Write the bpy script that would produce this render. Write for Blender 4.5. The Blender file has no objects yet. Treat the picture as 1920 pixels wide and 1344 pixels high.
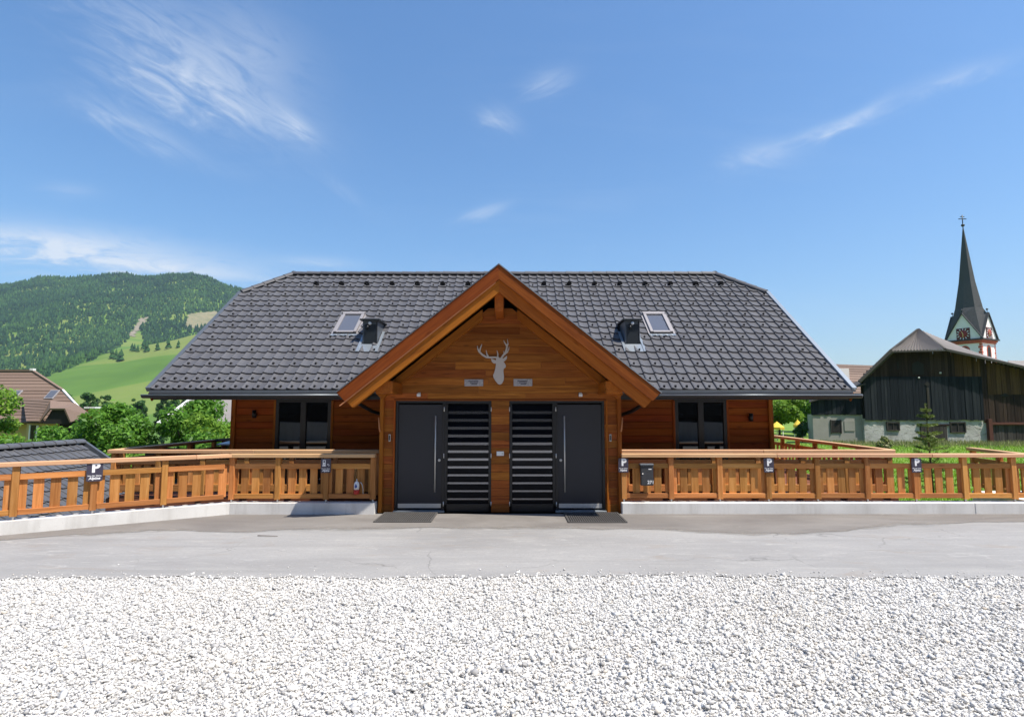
import bpy, bmesh, math, random
import numpy as np
from mathutils import Matrix, Vector, Euler
random.seed(7); rng = np.random.default_rng(7)
rad = math.radians
scn = bpy.context.scene
COL = scn.collection

# ------------------------------------------------------------------ camera, sky, sun, exposure
cam = bpy.data.cameras.new('camera'); camo = bpy.data.objects.new('camera', cam); COL.objects.link(camo)
cam.sensor_width = 36.0; cam.lens = 36.0 * 1067 / 1920; cam.clip_start = 0.05; cam.clip_end = 20000
camo.location = (0, 0, 2.0); camo.rotation_euler = (rad(90 + 5.2), 0, 0)
scn.camera = camo
scn.render.resolution_x = 1024; scn.render.resolution_y = 716

SUN_TO = Vector((0.470, -0.250, 1.0)).normalized()          # direction towards the sun
sun_el = math.asin(SUN_TO.z); sun_az = math.atan2(SUN_TO.x, SUN_TO.y)   # azimuth from +Y towards +X
sl = bpy.data.lights.new('sun', 'SUN'); sl.energy = 4.5; sl.angle = rad(0.53); sl.color = (1.0, 0.925, 0.81)
so = bpy.data.objects.new('sun', sl); COL.objects.link(so)
so.rotation_euler = SUN_TO.to_track_quat('Z', 'Y').to_euler(); so.location = (30, -5, 60)

world = bpy.data.worlds.new('World'); scn.world = world; world.use_nodes = True
wt = world.node_tree; wn = wt.nodes; wl = wt.links
for n in list(wn): wn.remove(n)
def WM(op, a, b=None, c=None, clamp=False):
    n = wn.new('ShaderNodeMath'); n.operation = op; n.use_clamp = clamp
    for i, v in enumerate((a, b, c)):
        if v is None: continue
        if isinstance(v, (int, float)): n.inputs[i].default_value = v
        else: wl.new(v, n.inputs[i])
    return n.outputs[0]
w_out = wn.new('ShaderNodeOutputWorld'); w_bg = wn.new('ShaderNodeBackground'); w_bg.inputs['Strength'].default_value = 0.105
sky = wn.new('ShaderNodeTexSky'); sky.sky_type = 'NISHITA'; sky.sun_disc = False
sky.sun_elevation = sun_el; sky.sun_rotation = sun_az
sky.altitude = 1000; sky.air_density = 1.5; sky.dust_density = 2.0; sky.ozone_density = 8.0
skyc = wn.new('ShaderNodeHueSaturation'); skyc.inputs['Saturation'].default_value = 1.12; wl.new(sky.outputs[0], skyc.inputs['Color'])
wc = wn.new('ShaderNodeTexCoord'); wsep = wn.new('ShaderNodeSeparateXYZ'); wl.new(wc.outputs['Generated'], wsep.inputs[0])
dx, dy, dz = wsep.outputs
fy = WM('MAXIMUM', dy, 0.05); ca = WM('DIVIDE', dx, fy); ce = WM('DIVIDE', dz, fy)     # position on the northern sky
front = WM('MULTIPLY', dy, 4.0, clamp=True)
# fibrous cirrus texture on a high flat layer
zz = WM('ADD', WM('MAXIMUM', dz, 0.0), 0.12)
comb = wn.new('ShaderNodeCombineXYZ'); wl.new(WM('DIVIDE', dx, zz), comb.inputs[0]); wl.new(WM('DIVIDE', dy, zz), comb.inputs[1])
mp = wn.new('ShaderNodeMapping'); mp.inputs['Rotation'].default_value = (0, 0, rad(35)); mp.inputs['Scale'].default_value = (0.7, 2.6, 1)
wl.new(comb.outputs[0], mp.inputs[0])
nz = wn.new('ShaderNodeTexNoise'); nz.inputs['Scale'].default_value = 1.5; nz.inputs['Detail'].default_value = 8; nz.inputs['Roughness'].default_value = 0.62; nz.inputs['Distortion'].default_value = 0.5
wl.new(mp.outputs[0], nz.inputs['Vector'])
nz2 = wn.new('ShaderNodeTexNoise'); nz2.inputs['Scale'].default_value = 0.7; nz2.inputs['Detail'].default_value = 3
wl.new(comb.outputs[0], nz2.inputs['Vector'])
thin = WM('MULTIPLY', WM('SUBTRACT', nz.outputs['Fac'], 0.47, clamp=True), WM('SUBTRACT', nz2.outputs['Fac'], 0.45, clamp=True))
acc = WM('MULTIPLY', thin, 1.5)
fib = wn.new('ShaderNodeCombineXYZ'); wl.new(ca, fib.inputs[0]); wl.new(ce, fib.inputs[1])
def fibre(ang):
    c, sn = math.cos(rad(ang)), math.sin(rad(ang)); cu = wn.new('ShaderNodeCombineXYZ')
    wl.new(WM('MULTIPLY', WM('ADD', WM('MULTIPLY', ca, c), WM('MULTIPLY', ce, sn)), 4.0), cu.inputs[0])
    wl.new(WM('MULTIPLY', WM('SUBTRACT', WM('MULTIPLY', ce, c), WM('MULTIPLY', ca, sn)), 17.0), cu.inputs[1])
    n = wn.new('ShaderNodeTexNoise'); n.inputs['Scale'].default_value = 1.9; n.inputs['Detail'].default_value = 8; n.inputs['Roughness'].default_value = 0.66; n.inputs['Distortion'].default_value = 0.9
    wl.new(cu.outputs[0], n.inputs['Vector']); return n.outputs['Fac']
FIB = {-1: fibre(-32), 0: fibre(-5), 1: fibre(20)}
def streak(px, py, ang, L, Wd, amp):
    """a wisp of cirrus: centre, tilt, half length and half width on the northern sky"""
    global acc
    a0 = (px - 960) / 1067.0; e0 = (769 - py) / 1067.0
    n = FIB[-1 if ang < -15 else (1 if ang > 10 else 0)]
    c, s = math.cos(rad(ang)), math.sin(rad(ang))
    da = WM('SUBTRACT', ca, a0); de = WM('SUBTRACT', ce, e0)
    u = WM('ADD', WM('MULTIPLY', da, c), WM('MULTIPLY', de, s)); v = WM('SUBTRACT', WM('MULTIPLY', de, c), WM('MULTIPLY', da, s))
    vw = WM('ADD', v, WM('MULTIPLY', WM('SUBTRACT', n, 0.5), Wd * 2.6)); uw = WM('ADD', u, WM('MULTIPLY', WM('SUBTRACT', n, 0.5), L * 1.2))
    r2 = WM('ADD', WM('POWER', WM('ABSOLUTE', WM('DIVIDE', uw, L)), 2.0), WM('POWER', WM('ABSOLUTE', WM('DIVIDE', vw, Wd)), 2.0))
    m = WM('EXPONENT', WM('MULTIPLY', r2, -1.0))
    m = WM('MULTIPLY', m, WM('MULTIPLY_ADD', WM('SUBTRACT', n, 0.36, clamp=True), 2.6, 0.16))
    acc = WM('ADD', acc, WM('MULTIPLY', WM('MULTIPLY', m, amp), front))
for st in [(330, 75, -38, .20, .075, .42), (250, 120, -25, .12, .045, .30), (430, 170, -24, .14, .035, .32), (470, 60, -45, .12, .07, .26),
           (235, 225, -27, .12, .020, .42), (540, 215, -38, .04, .014, .55), (200, 472, -8, .28, .036, .85), (60, 452, -4, .16, .03, .6), (330, 500, -6, .16, .014, .4),
           (1030, 125, 22, .045, .022, .36), (935, 205, -25, .035, .024, .38), (905, 388, 20, .04, .010, .45), (1450, 275, 5, .055, .024, .36),
           (1580, 222, 20, .13, .012, .46), (1640, 195, 34, .07, .010, .28), (1850, 110, 18, .10, .018, .26), (590, 487, -3, .07, .010, .38), (105, 345, -5, .05, .014, .22), (620, 340, -35, .05, .012, .2)]:
    streak(*st)
cl = WM('MINIMUM', acc, 0.85)
mixc = wn.new('ShaderNodeMix'); mixc.data_type = 'RGBA'
wl.new(cl, mixc.inputs[0]); wl.new(skyc.outputs[0], mixc.inputs[6]); mixc.inputs[7].default_value = (5.2, 5.5, 5.9, 1)
wl.new(mixc.outputs[2], w_bg.inputs['Color']); wl.new(w_bg.outputs[0], w_out.inputs[0])

vs = scn.view_settings; vs.view_transform = 'Standard'; vs.look = 'None'; vs.gamma = 1.0; vs.exposure = 0.72
try: vs.use_curve_mapping = False
except Exception: pass

# ------------------------------------------------------------------ materials
def new_mat(name):
    m = bpy.data.materials.new(name); m.use_nodes = True
    nt = m.node_tree; b = nt.nodes['Principled BSDF']
    return m, nt, b
class NB:
    """small node builder"""
    def __init__(s, nt): s.nt = nt
    def new(s, t, **k):
        n = s.nt.nodes.new(t)
        for a, v in k.items(): setattr(n, a, v)
        return n
    def link(s, a, b): s.nt.links.new(a, b)
    def setin(s, n, i, v):
        if isinstance(v, bpy.types.NodeSocket): s.link(v, n.inputs[i])
        else: n.inputs[i].default_value = v
    def math(s, op, a, b=None, c=None, clamp=False):
        n = s.new('ShaderNodeMath', operation=op); n.use_clamp = clamp
        for i, v in enumerate((a, b, c)):
            if v is not None: s.setin(n, i, v)
        return n.outputs[0]
    def mix(s, f, a, b, mode='MIX'):
        n = s.new('ShaderNodeMix', data_type='RGBA', blend_type=mode)
        s.setin(n, 0, f)
        for i, v in ((6, a), (7, b)):
            if not isinstance(v, bpy.types.NodeSocket): v = (*v[:3], 1)
            s.setin(n, i, v)
        return n.outputs[2]
    def noise(s, vec, scale, detail=4, rough=.55, dist=0.0):
        n = s.new('ShaderNodeTexNoise'); n.inputs['Scale'].default_value = scale; n.inputs['Detail'].default_value = detail
        n.inputs['Roughness'].default_value = rough; n.inputs['Distortion'].default_value = dist
        if vec is not None: s.link(vec, n.inputs['Vector'])
        return n.outputs['Fac']
    def ramp(s, f, stops):
        n = s.new('ShaderNodeValToRGB'); e = n.color_ramp.elements
        while len(e) < len(stops): e.new(0.5)
        for el, (p, c) in zip(e, stops):
            el.position = p; el.color = (*c[:3], 1) if hasattr(c, '__len__') else (c, c, c, 1)
        s.link(f, n.inputs[0]); return n.outputs[0]
    def map(s, vec, scale=(1, 1, 1), rot=(0, 0, 0), loc=(0, 0, 0)):
        n = s.new('ShaderNodeMapping'); n.inputs['Scale'].default_value = scale; n.inputs['Rotation'].default_value = rot; n.inputs['Location'].default_value = loc
        s.link(vec, n.inputs[0]); return n.outputs[0]
    def bump(s, h, strength=.3, dist=.01):
        n = s.new('ShaderNodeBump'); n.inputs['Strength'].default_value = strength; n.inputs['Distance'].default_value = dist
        s.link(h, n.inputs['Height']); return n.outputs[0]
    def objco(s):
        t = s.new('ShaderNodeTexCoord'); o = s.new('ShaderNodeObjectInfo')
        v = s.new('ShaderNodeVectorMath', operation='MULTIPLY_ADD')
        s.link(o.outputs['Random'], v.inputs[0]); v.inputs[1].default_value = (37, 61, 23); s.link(t.outputs['Object'], v.inputs[2])
        return v.outputs[0], o.outputs['Random']
    def island(s): return s.new('ShaderNodeNewGeometry').outputs['Random Per Island']
    def pos(s): return s.new('ShaderNodeNewGeometry').outputs['Position']

def plain(name, col, rough=.6, metal=0.0, var=.08, scale=6.0, bump=.0, spec=None):
    m, nt, b = new_mat(name); N = NB(nt); co, r = N.objco()
    n = N.noise(co, scale, 5)
    c = N.mix(n, [x * (1 - var * 1.6) for x in col], [min(1, x * (1 + var * 1.6)) for x in col])
    N.link(c, b.inputs['Base Color']); b.inputs['Roughness'].default_value = rough; b.inputs['Metallic'].default_value = metal
    if spec is not None: b.inputs['Specular IOR Level'].default_value = spec
    if bump: N.link(N.bump(N.noise(co, scale * 8, 4), bump, .005), b.inputs['Normal'])
    return m

def wood(name, dark, mid, light, rough=.6, rnd=.35, scale=1.0, bump=.25, spec=.2):
    """three copies of one wood, the grain along X, Y or Z"""
    out = {}
    for ax in 'XYZ':
        m, nt, b = new_mat(name + '_' + ax); N = NB(nt); co, r = N.objco()
        al, ac = .9 * scale, 16 * scale
        sc = {'X': (al, ac, ac), 'Y': (ac, al, ac), 'Z': (ac, ac, al)}[ax]
        v = N.map(co, sc)
        g = N.noise(v, 1.0, 6, .6, .8)
        fine = N.noise(N.map(co, tuple(q * 4 for q in sc)), 1.0, 3, .6)
        broad = N.noise(N.map(co, tuple(q * .35 for q in sc)), 1.0, 2)
        c = N.ramp(N.math('ADD', N.math('MULTIPLY', g, .7), N.math('MULTIPLY', fine, .3)), [(.30, dark), (.5, mid), (.72, light)])
        # knots
        kv = N.new('ShaderNodeTexVoronoi'); kv.inputs['Scale'].default_value = 1.0; kv.inputs['Randomness'].default_value = 1.0
        ks = {'X': (1.6, 5, 5), 'Y': (5, 1.6, 5), 'Z': (5, 5, 1.6)}[ax]
        N.link(N.map(co, tuple(q * scale for q in ks)), kv.inputs['Vector'])
        k = N.ramp(kv.outputs['Distance'], [(.05, 1.0), (.14, 0.0)])
        c = N.mix(N.math('MULTIPLY', k, .55), c, [q * .55 for q in dark])
        c = N.mix(N.math('MULTIPLY', broad, .35), c, dark)
        hsv = N.new('ShaderNodeHueSaturation'); N.link(c, hsv.inputs['Color'])
        N.link(N.math('MULTIPLY_ADD', r, rnd, 1 - rnd * .5), hsv.inputs['Value'])
        r2 = N.math('FRACT', N.math('MULTIPLY', r, 17.3))
        N.link(N.math('MULTIPLY_ADD', r2, .018, .491), hsv.inputs['Hue'])
        N.link(hsv.outputs[0], b.inputs['Base Color']); b.inputs['Roughness'].default_value = rough; b.inputs['Specular IOR Level'].default_value = spec
        N.link(N.bump(N.math('ADD', g, N.math('MULTIPLY', fine, .5)), bump, .003), b.inputs['Normal'])
        out[ax] = m
    return out

W_RAIL = wood('larch_railing', (.33, .125, .030), (.52, .225, .066), (.66, .335, .125), rnd=.6)
W_TOP = wood('larch_handrail', (.50, .27, .13), (.66, .40, .22), (.76, .50, .30), rnd=.2)
W_PORCH = wood('stained_spruce', (.135, .036, .007), (.33, .098, .016), (.52, .182, .034), rough=.55, rnd=.55, bump=.45, spec=.18)
W_BEAM = wood('stained_beam', (.19, .046, .005), (.35, .100, .010), (.47, .155, .018), rough=.55, rnd=.2, spec=.18)
W_FASC = wood('dark_fascia', (.10, .022, .003), (.20, .053, .006), (.30, .090, .012), rough=.55, rnd=.15, spec=.18)
W_HOUSE = wood('house_siding', (.17, .034, .005), (.31, .074, .009), (.41, .112, .015), rough=.6, rnd=.32, spec=.15)
W_DECK = wood('deck_board', (.12, .045, .022), (.20, .075, .038), (.27, .11, .055), rough=.7, rnd=.3)
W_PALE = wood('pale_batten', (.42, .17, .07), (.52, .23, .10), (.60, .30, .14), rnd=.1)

M_ANTH = plain('anthracite_door', (.017, .019, .028), .42, var=.05)
M_BLACK = plain('black_frame', (.010, .011, .014), .38, var=.05)
M_STEEL = plain('brushed_steel', (.66, .65, .63), .42, .55, .05)
M_GALV = plain('galvanised', (.55, .56, .57), .45, .9, .1)
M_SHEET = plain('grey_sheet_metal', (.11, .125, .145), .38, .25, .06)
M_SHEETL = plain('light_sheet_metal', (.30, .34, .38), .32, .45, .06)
M_DARKSHEET = plain('dark_sheet_metal', (.022, .028, .034), .4, .2, .06)
M_FRAMEGREY = plain('skylight_frame', (.33, .31, .31), .42, .3, .05)
M_WHITE = plain('white_paint', (.78, .78, .77), .5, var=.03)
M_SIGN = plain('sign_plate', (.050, .045, .072), .4, var=.05)
M_INK = plain('sign_white', (.85, .85, .86), .5, var=.01)
M_RED = plain('red_plastic', (.42, .018, .015), .35, var=.05)
M_BLUE = plain('blue_print', (.02, .07, .30), .4, var=.05)
M_MAIL = plain('mailbox_grey', (.042, .044, .050), .45, var=.05)
M_CARD = plain('grey_plaque', (.36, .34, .35), .5, .0, .35, 30)
M_DEER = plain('deer_steel', (.52, .475, .45), .6, .0, .06, 3)
M_DARK = plain('dark_void', (.012, .011, .010), .9)
M_RUBBER = plain('mat_rubber', (.082, .078, .075), .85, var=.15)
M_REDWOOD = plain('old_red_frame', (.10, .030, .018), .8, var=.25)

def glass_mat(name, col=(.008, .010, .013), rough=.02):
    m, nt, b = new_mat(name); N = NB(nt)
    b.inputs['Base Color'].default_value = (*col, 1); b.inputs['Roughness'].default_value = rough; b.inputs['IOR'].default_value = 1.5
    b.inputs['Specular IOR Level'].default_value = .5
    t = N.new('ShaderNodeTexCoord'); N.link(N.bump(N.noise(t.outputs['Object'], 1.2, 2), .04, .02), b.inputs['Normal'])
    return m
M_GLASS = glass_mat('window_glass')
M_GLASS_SKY = glass_mat('roof_window_glass', (.10, .11, .14), .04)
M_FROST = plain('satin_strip', (.20, .205, .225), .14, .85, .04)
M_GLASS_SIDE = glass_mat('side_light_glass', (.004, .005, .008))
M_GLASS_SIDE.node_tree.nodes['Principled BSDF'].inputs['Specular IOR Level'].default_value = .07

def concrete():
    m, nt, b = new_mat('cast_concrete'); N = NB(nt); p = N.pos()
    n1 = N.noise(p, 1.3, 6, .6); n2 = N.noise(p, 40, 4, .6); n3 = N.noise(N.map(p, (2, 2, .3)), 2.2, 5, .6)
    c = N.ramp(n1, [(.3, (.62, .61, .59)), (.55, (.74, .73, .71)), (.8, (.80, .79, .77))])
    c = N.mix(N.math('MULTIPLY', N.ramp(n3, [(.50, 0.), (.72, 1.)]), .55), c, (.46, .44, .41))
    pv = N.new('ShaderNodeTexVoronoi'); pv.inputs['Scale'].default_value = 14; N.link(p, pv.inputs['Vector'])
    pit = N.ramp(pv.outputs['Distance'], [(.04, 1.), (.09, 0.)])
    c = N.mix(N.math('MULTIPLY', pit, .5), c, (.25, .24, .22))
    c = N.mix(N.math('MULTIPLY', n2, .18), c, (.38, .37, .35))
    N.link(c, b.inputs['Base Color']); b.inputs['Roughness'].default_value = .85
    N.link(N.bump(N.math('SUBTRACT', n2, pit), .25, .006), b.inputs['Normal'])
    return m
M_CONC = concrete()

def asphalt():
    m, nt, b = new_mat('worn_asphalt'); N = NB(nt); p = N.pos()
    big = N.noise(N.map(p, (.25, .6, 1)), 1.0, 5, .55, .4); mid = N.noise(N.map(p, (.6, 1.6, 1)), 1.7, 6, .6, .6); fine = N.noise(p, 90, 3, .7); grit = N.noise(p, 260, 2, .6)
    c = N.ramp(big, [(.30, (.245, .240, .237)), (.5, (.295, .290, .285)), (.72, (.335, .328, .32))])
    c = N.mix(N.math('MULTIPLY', N.ramp(mid, [(.5, 0.), (.72, 1.)]), .55), c, (.36, .35, .335))
    # pale dusty scuffs and tyre sweeps
    sc = N.noise(N.map(p, (1.2, 4.0, 1), (0, 0, .35)), 1.4, 7, .68, 1.6)
    c = N.mix(N.math('MULTIPLY', N.ramp(sc, [(.56, 0.), (.68, 1.)]), .5), c, (.45, .44, .42))
    br = N.noise(N.map(p, (.8, 2.2, 1), (0, 0, -.2)), 1.1, 5, .6, .7)
    c = N.mix(N.math('MULTIPLY', N.ramp(br, [(.58, 0.), (.72, 1.)]), .55), c, (.26, .215, .175))
    c = N.mix(N.math('MULTIPLY', N.ramp(grit, [(.55, 0.), (.75, 1.)]), .35), c, (.16, .158, .155))
    c = N.mix(N.math('MULTIPLY', N.ramp(fine, [(.5, 0.), (.8, 1.)]), .3), c, (.40, .395, .39))
    cv = N.new('ShaderNodeTexVoronoi', feature='DISTANCE_TO_EDGE'); cv.inputs['Scale'].default_value = .42
    wv = N.new('ShaderNodeVectorMath', operation='MULTIPLY_ADD'); nv3 = N.new('ShaderNodeTexNoise'); nv3.inputs['Scale'].default_value = 1.6; nv3.inputs['Detail'].default_value = 6; N.link(p, nv3.inputs['Vector'])
    N.link(nv3.outputs['Color'], wv.inputs[0]); wv.inputs[1].default_value = (1.1, 1.1, 0); N.link(p, wv.inputs[2]); N.link(wv.outputs[0], cv.inputs['Vector'])
    crack = N.math('MULTIPLY', N.ramp(cv.outputs['Distance'], [(.0, 1.), (.006, 0.)]), N.ramp(N.noise(p, .5, 2), [(.48, 0.), (.58, 1.)]))
    c = N.mix(N.math('MULTIPLY', crack, .55), c, (.09, .088, .085))
    agg = N.noise(p, 22, 4, .75); c = N.mix(N.math('MULTIPLY', N.ramp(agg, [(.42, 0.), (.62, 1.)]), .22), c, (.19, .188, .185))
    tyre = N.noise(N.map(p, (.12, 3.2, 1), (0, 0, .05)), 1.3, 4, .55, .3); c = N.mix(N.math('MULTIPLY', N.ramp(tyre, [(.52, 0.), (.66, 1.)]), .28), c, (.20, .198, .196))
    N.link(c, b.inputs['Base Color']); b.inputs['Roughness'].default_value = .88; b.inputs['Specular IOR Level'].default_value = .25
    N.link(N.bump(N.math('ADD', N.math('MULTIPLY', grit, .6), fine), .35, .004), b.inputs['Normal'])
    return m
def asphalt_apron():
    m, nt, b = new_mat('darker_asphalt_apron'); N = NB(nt); p = N.pos()
    big = N.noise(N.map(p, (.5, 1.2, 1)), 1.0, 5, .6, .5); fine = N.noise(p, 80, 4, .7); grit = N.noise(p, 230, 2, .6)
    c = N.ramp(big, [(.3, (.150, .138, .130)), (.5, (.185, .172, .160)), (.7, (.235, .220, .205))])
    sc = N.noise(N.map(p, (1.6, 3.0, 1), (0, 0, .6)), 1.3, 7, .68, 1.8)
    c = N.mix(N.math('MULTIPLY', N.ramp(sc, [(.61, 0.), (.70, 1.)]), .4), c, (.36, .34, .32))
    c = N.mix(N.math('MULTIPLY', N.ramp(fine, [(.5, 0.), (.8, 1.)]), .25), c, (.32, .31, .30))
    c = N.mix(N.math('MULTIPLY', N.ramp(grit, [(.55, 0.), (.75, 1.)]), .35), c, (.10, .095, .09))
    N.link(c, b.inputs['Base Color']); b.inputs['Roughness'].default_value = .9; b.inputs['Specular IOR Level'].default_value = .2
    N.link(N.bump(N.math('ADD', grit, fine), .4, .004), b.inputs['Normal'])
    return m
def dust():
    m, nt, b = new_mat('dust_line'); N = NB(nt); p = N.pos()
    c = N.ramp(N.noise(p, 5, 6, .65), [(.3, (.23, .215, .195)), (.6, (.30, .28, .255)), (.8, (.36, .34, .31))])
    N.link(c, b.inputs['Base Color']); b.inputs['Roughness'].default_value = .95
    N.link(N.bump(N.noise(p, 120, 3, .7), .4, .004), b.inputs['Normal'])
    at = N.new('ShaderNodeAttribute', attribute_name='edge'); br = N.ramp(N.noise(N.map(p, (1, 3, 1)), 2.5, 6, .7, .5), [(.38, 0.), (.62, 1.)])
    N.link(N.math('MULTIPLY', N.math('MULTIPLY', at.outputs['Fac'], br), .75), b.inputs['Alpha'])
    return m
M_ASPH, M_APRON, M_DUST = asphalt(), asphalt_apron(), dust()

def gravel_bed():
    m, nt, b = new_mat('gravel_bed'); N = NB(nt); p = N.pos()
    v = N.new('ShaderNodeTexVoronoi'); v.inputs['Scale'].default_value = 38; N.link(p, v.inputs['Vector'])
    sep = N.new('ShaderNodeSeparateColor'); N.link(v.outputs['Color'], sep.inputs[0])
    c = N.ramp(sep.outputs[0], [(.0, (.52, .51, .49)), (.4, (.68, .665, .64)), (1., (.80, .785, .76))])
    c = N.mix(N.ramp(v.outputs['Distance'], [(.45, 0.), (.85, 1.)]), c, (.42, .41, .39))
    N.link(c, b.inputs['Base Color']); b.inputs['Roughness'].default_value = .9
    N.link(N.bump(N.math('SUBTRACT', 1.0, v.outputs['Distance']), .8, .02), b.inputs['Normal'])
    return m
def stone_mat():
    m, nt, b = new_mat('limestone_chippings'); N = NB(nt); r = N.island(); p = N.pos()
    c = N.ramp(r, [(0., (.26, .26, .265)), (.09, (.42, .42, .42)), (.24, (.58, .57, .555)), (.6, (.70, .69, .67)), (.93, (.79, .78, .76)), (.975, (.58, .51, .42)), (1., (.44, .45, .47))])
    c = N.mix(N.math('MULTIPLY', N.noise(p, 60, 3), .35), c, (.46, .45, .44))
    big = N.noise(p, .55, 3)
    c = N.mix(N.math('MULTIPLY', N.ramp(big, [(.42, 0.), (.72, 1.)]), .30), c, (.56, .52, .46))
    N.link(c, b.inputs['Base Color']); b.inputs['Roughness'].default_value = .8
    return m
M_GBED, M_STONE = gravel_bed(), stone_mat()

def tile_mat(name, a, bcol, rough=.42, spec=.5):
    m, nt, b = new_mat(name); N = NB(nt); co, r = N.objco(); i = N.island()
    q = N.math('FRACT', N.math('ADD', r, i))
    c = N.mix(q, a, bcol)
    n = N.noise(N.pos(), 9, 5, .6)
    c = N.mix(N.math('MULTIPLY', N.ramp(n, [(.45, 0.), (.8, 1.)]), .3), c, [x * 1.5 for x in bcol])
    N.link(c, b.inputs['Base Color']); b.inputs['Specular IOR Level'].default_value = spec
    N.link(N.math('MULTIPLY_ADD', N.noise(N.pos(), 3, 3), .2, rough - .1), b.inputs['Roughness'])
    N.link(N.bump(N.noise(N.pos(), 160, 2), .1, .002), b.inputs['Normal'])
    return m
M_TILE = tile_mat('anthracite_roof_tile', (.076, .076, .084), (.096, .096, .104), .46, .4)
M_TILE2 = tile_mat('garage_roof_tile', (.075, .078, .088), (.105, .108, .118))
M_TILEBROWN = tile_mat('brown_roof_tile', (.145, .100, .078), (.20, .140, .110), .7, .25)

def leaf_mat(name, a, bcol, c2, trans=.42):
    m, nt, b = new_mat(name); N = NB(nt); i = N.island()
    big = N.noise(N.pos(), .9, 2)
    c = N.ramp(N.math('MULTIPLY_ADD', big, .5, N.math('MULTIPLY', i, .55)), [(.2, a), (.5, bcol), (.85, c2)])
    N.link(c, b.inputs['Base Color']); b.inputs['Roughness'].default_value = .5; b.inputs['Specular IOR Level'].default_value = .3
    t = N.new('ShaderNodeBsdfTranslucent'); N.link(N.mix(.6, c, c2), t.inputs[0])
    mx = N.new('ShaderNodeMixShader'); mx.inputs[0].default_value = trans
    N.link(b.outputs[0], mx.inputs[1]); N.link(t.outputs[0], mx.inputs[2]); N.link(mx.outputs[0], nt.nodes['Material Output'].inputs[0])
    return m
L_MID = leaf_mat('leaf_mid_green', (.041, .115, .016), (.095, .236, .027), (.189, .392, .047))
L_LIGHT = leaf_mat('leaf_light_green', (.078, .169, .019), (.169, .325, .036), (.299, .468, .065))
L_DARK = leaf_mat('leaf_dark_green', (.021, .063, .016), (.044, .121, .025), (.086, .196, .040))
L_NEEDLE = leaf_mat('spruce_needles', (.065, .110, .022), (.130, .195, .036), (.260, .320, .070), .3)
L_GRASS = leaf_mat('grass_blades', (.110, .240, .012), (.200, .390, .020), (.320, .500, .040), .35)
L_WEED = leaf_mat('meadow_weeds', (.10, .14, .04), (.20, .25, .07), (.42, .40, .22), .3)
M_BARK = plain('bark', (.09, .065, .045), .9, var=.3, scale=20, bump=.5)

def grass_ground():
    m, nt, b = new_mat('meadow_ground'); N = NB(nt); p = N.pos()
    n1 = N.noise(p, .35, 5, .6); n2 = N.noise(p, 9, 4, .6)
    c = N.ramp(n1, [(.3, (.090, .190, .014)), (.55, (.150, .270, .022)), (.8, (.220, .310, .045))])
    c = N.mix(N.math('MULTIPLY', n2, .4), c, (.10, .12, .03))
    N.link(c, b.inputs['Base Color']); b.inputs['Roughness'].default_value = .95
    N.link(N.bump(n2, .6, .05), b.inputs['Normal'])
    return m
M_LAWN = grass_ground()

def terrain_mat():
    m, nt, b = new_mat('alpine_meadow'); N = NB(nt); p = N.pos()
    n1 = N.noise(N.map(p, (.004, .010, .004), (0, 0, .5)), 1.0, 4, .5, .6); n2 = N.noise(p, .05, 5, .6)
    c = N.ramp(n1, [(.36, (.075, .150, .028)), (.47, (.100, .185, .035)), (.50, (.155, .215, .050)), (.66, (.190, .225, .065))])
    c = N.mix(N.math('MULTIPLY', n2, .3), c, (.07, .12, .03))
    N.link(c, b.inputs['Base Color']); b.inputs['Roughness'].default_value = .95; b.inputs['Specular IOR Level'].default_value = .1
    return m
M_TERR = terrain_mat()
def clearing_mat(name, a, b2):
    m, nt, b = new_mat(name); N = NB(nt); p = N.pos()
    c = N.ramp(N.noise(p, .06, 5, .65), [(.35, a), (.65, b2)])
    N.link(c, b.inputs['Base Color']); b.inputs['Roughness'].default_value = .95
    return m
def forest_mat():
    m, nt, b = new_mat('forest_conifers'); N = NB(nt); i = N.island(); p = N.pos()
    big = N.noise(p, .006, 4, .6)
    c = N.ramp(N.math('ADD', N.math('MULTIPLY', big, .75), N.math('MULTIPLY', i, .35)), [(.3, (.008, .026, .013)), (.52, (.016, .046, .019)), (.70, (.036, .086, .024)), (.88, (.058, .110, .030))])
    N.link(c, b.inputs['Base Color']); b.inputs['Roughness'].default_value = .9; b.inputs['Specular IOR Level'].default_value = .1
    return m
M_FOREST = forest_mat()

def board_mat(name, a, bcol, c2, streak=.5, axis=2):
    m, nt, b = new_mat(name); N = NB(nt); i = N.island(); p = N.pos()
    sc = [9., 9., 9.]; sc[axis] = .35
    g = N.noise(N.map(p, tuple(sc)), 1.0, 6, .65, .5)
    c = N.ramp(N.math('ADD', N.math('MULTIPLY', g, .75), N.math('MULTIPLY', i, .3)), [(.32, a), (.55, bcol), (.85, c2)])
    big = N.noise(p, .5, 4)
    c = N.mix(N.math('MULTIPLY', big, streak), c, a)
    N.link(c, b.inputs['Base Color']); b.inputs['Roughness'].default_value = .9; b.inputs['Specular IOR Level'].default_value = .15
    N.link(N.bump(g, .5, .01), b.inputs['Normal'])
    return m
B_BROWN = board_mat('weathered_brown_boards', (.0186, .0125, .0105), (.0420, .0270, .0210), (.0960, .0620, .0450))
B_BLUE = board_mat('tarred_blue_boards', (.0072, .0102, .0144), (.0168, .0216, .0282), (.0480, .0528, .0588))
B_RUST = board_mat('sun_browned_boards', (.0360, .0192, .0104), (.0880, .0464, .0224), (.1840, .1040, .0480))
B_GREY = board_mat('grey_boards', (.0360, .0320, .0288), (.0720, .0640, .0576), (.1280, .1160, .1040))
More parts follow.
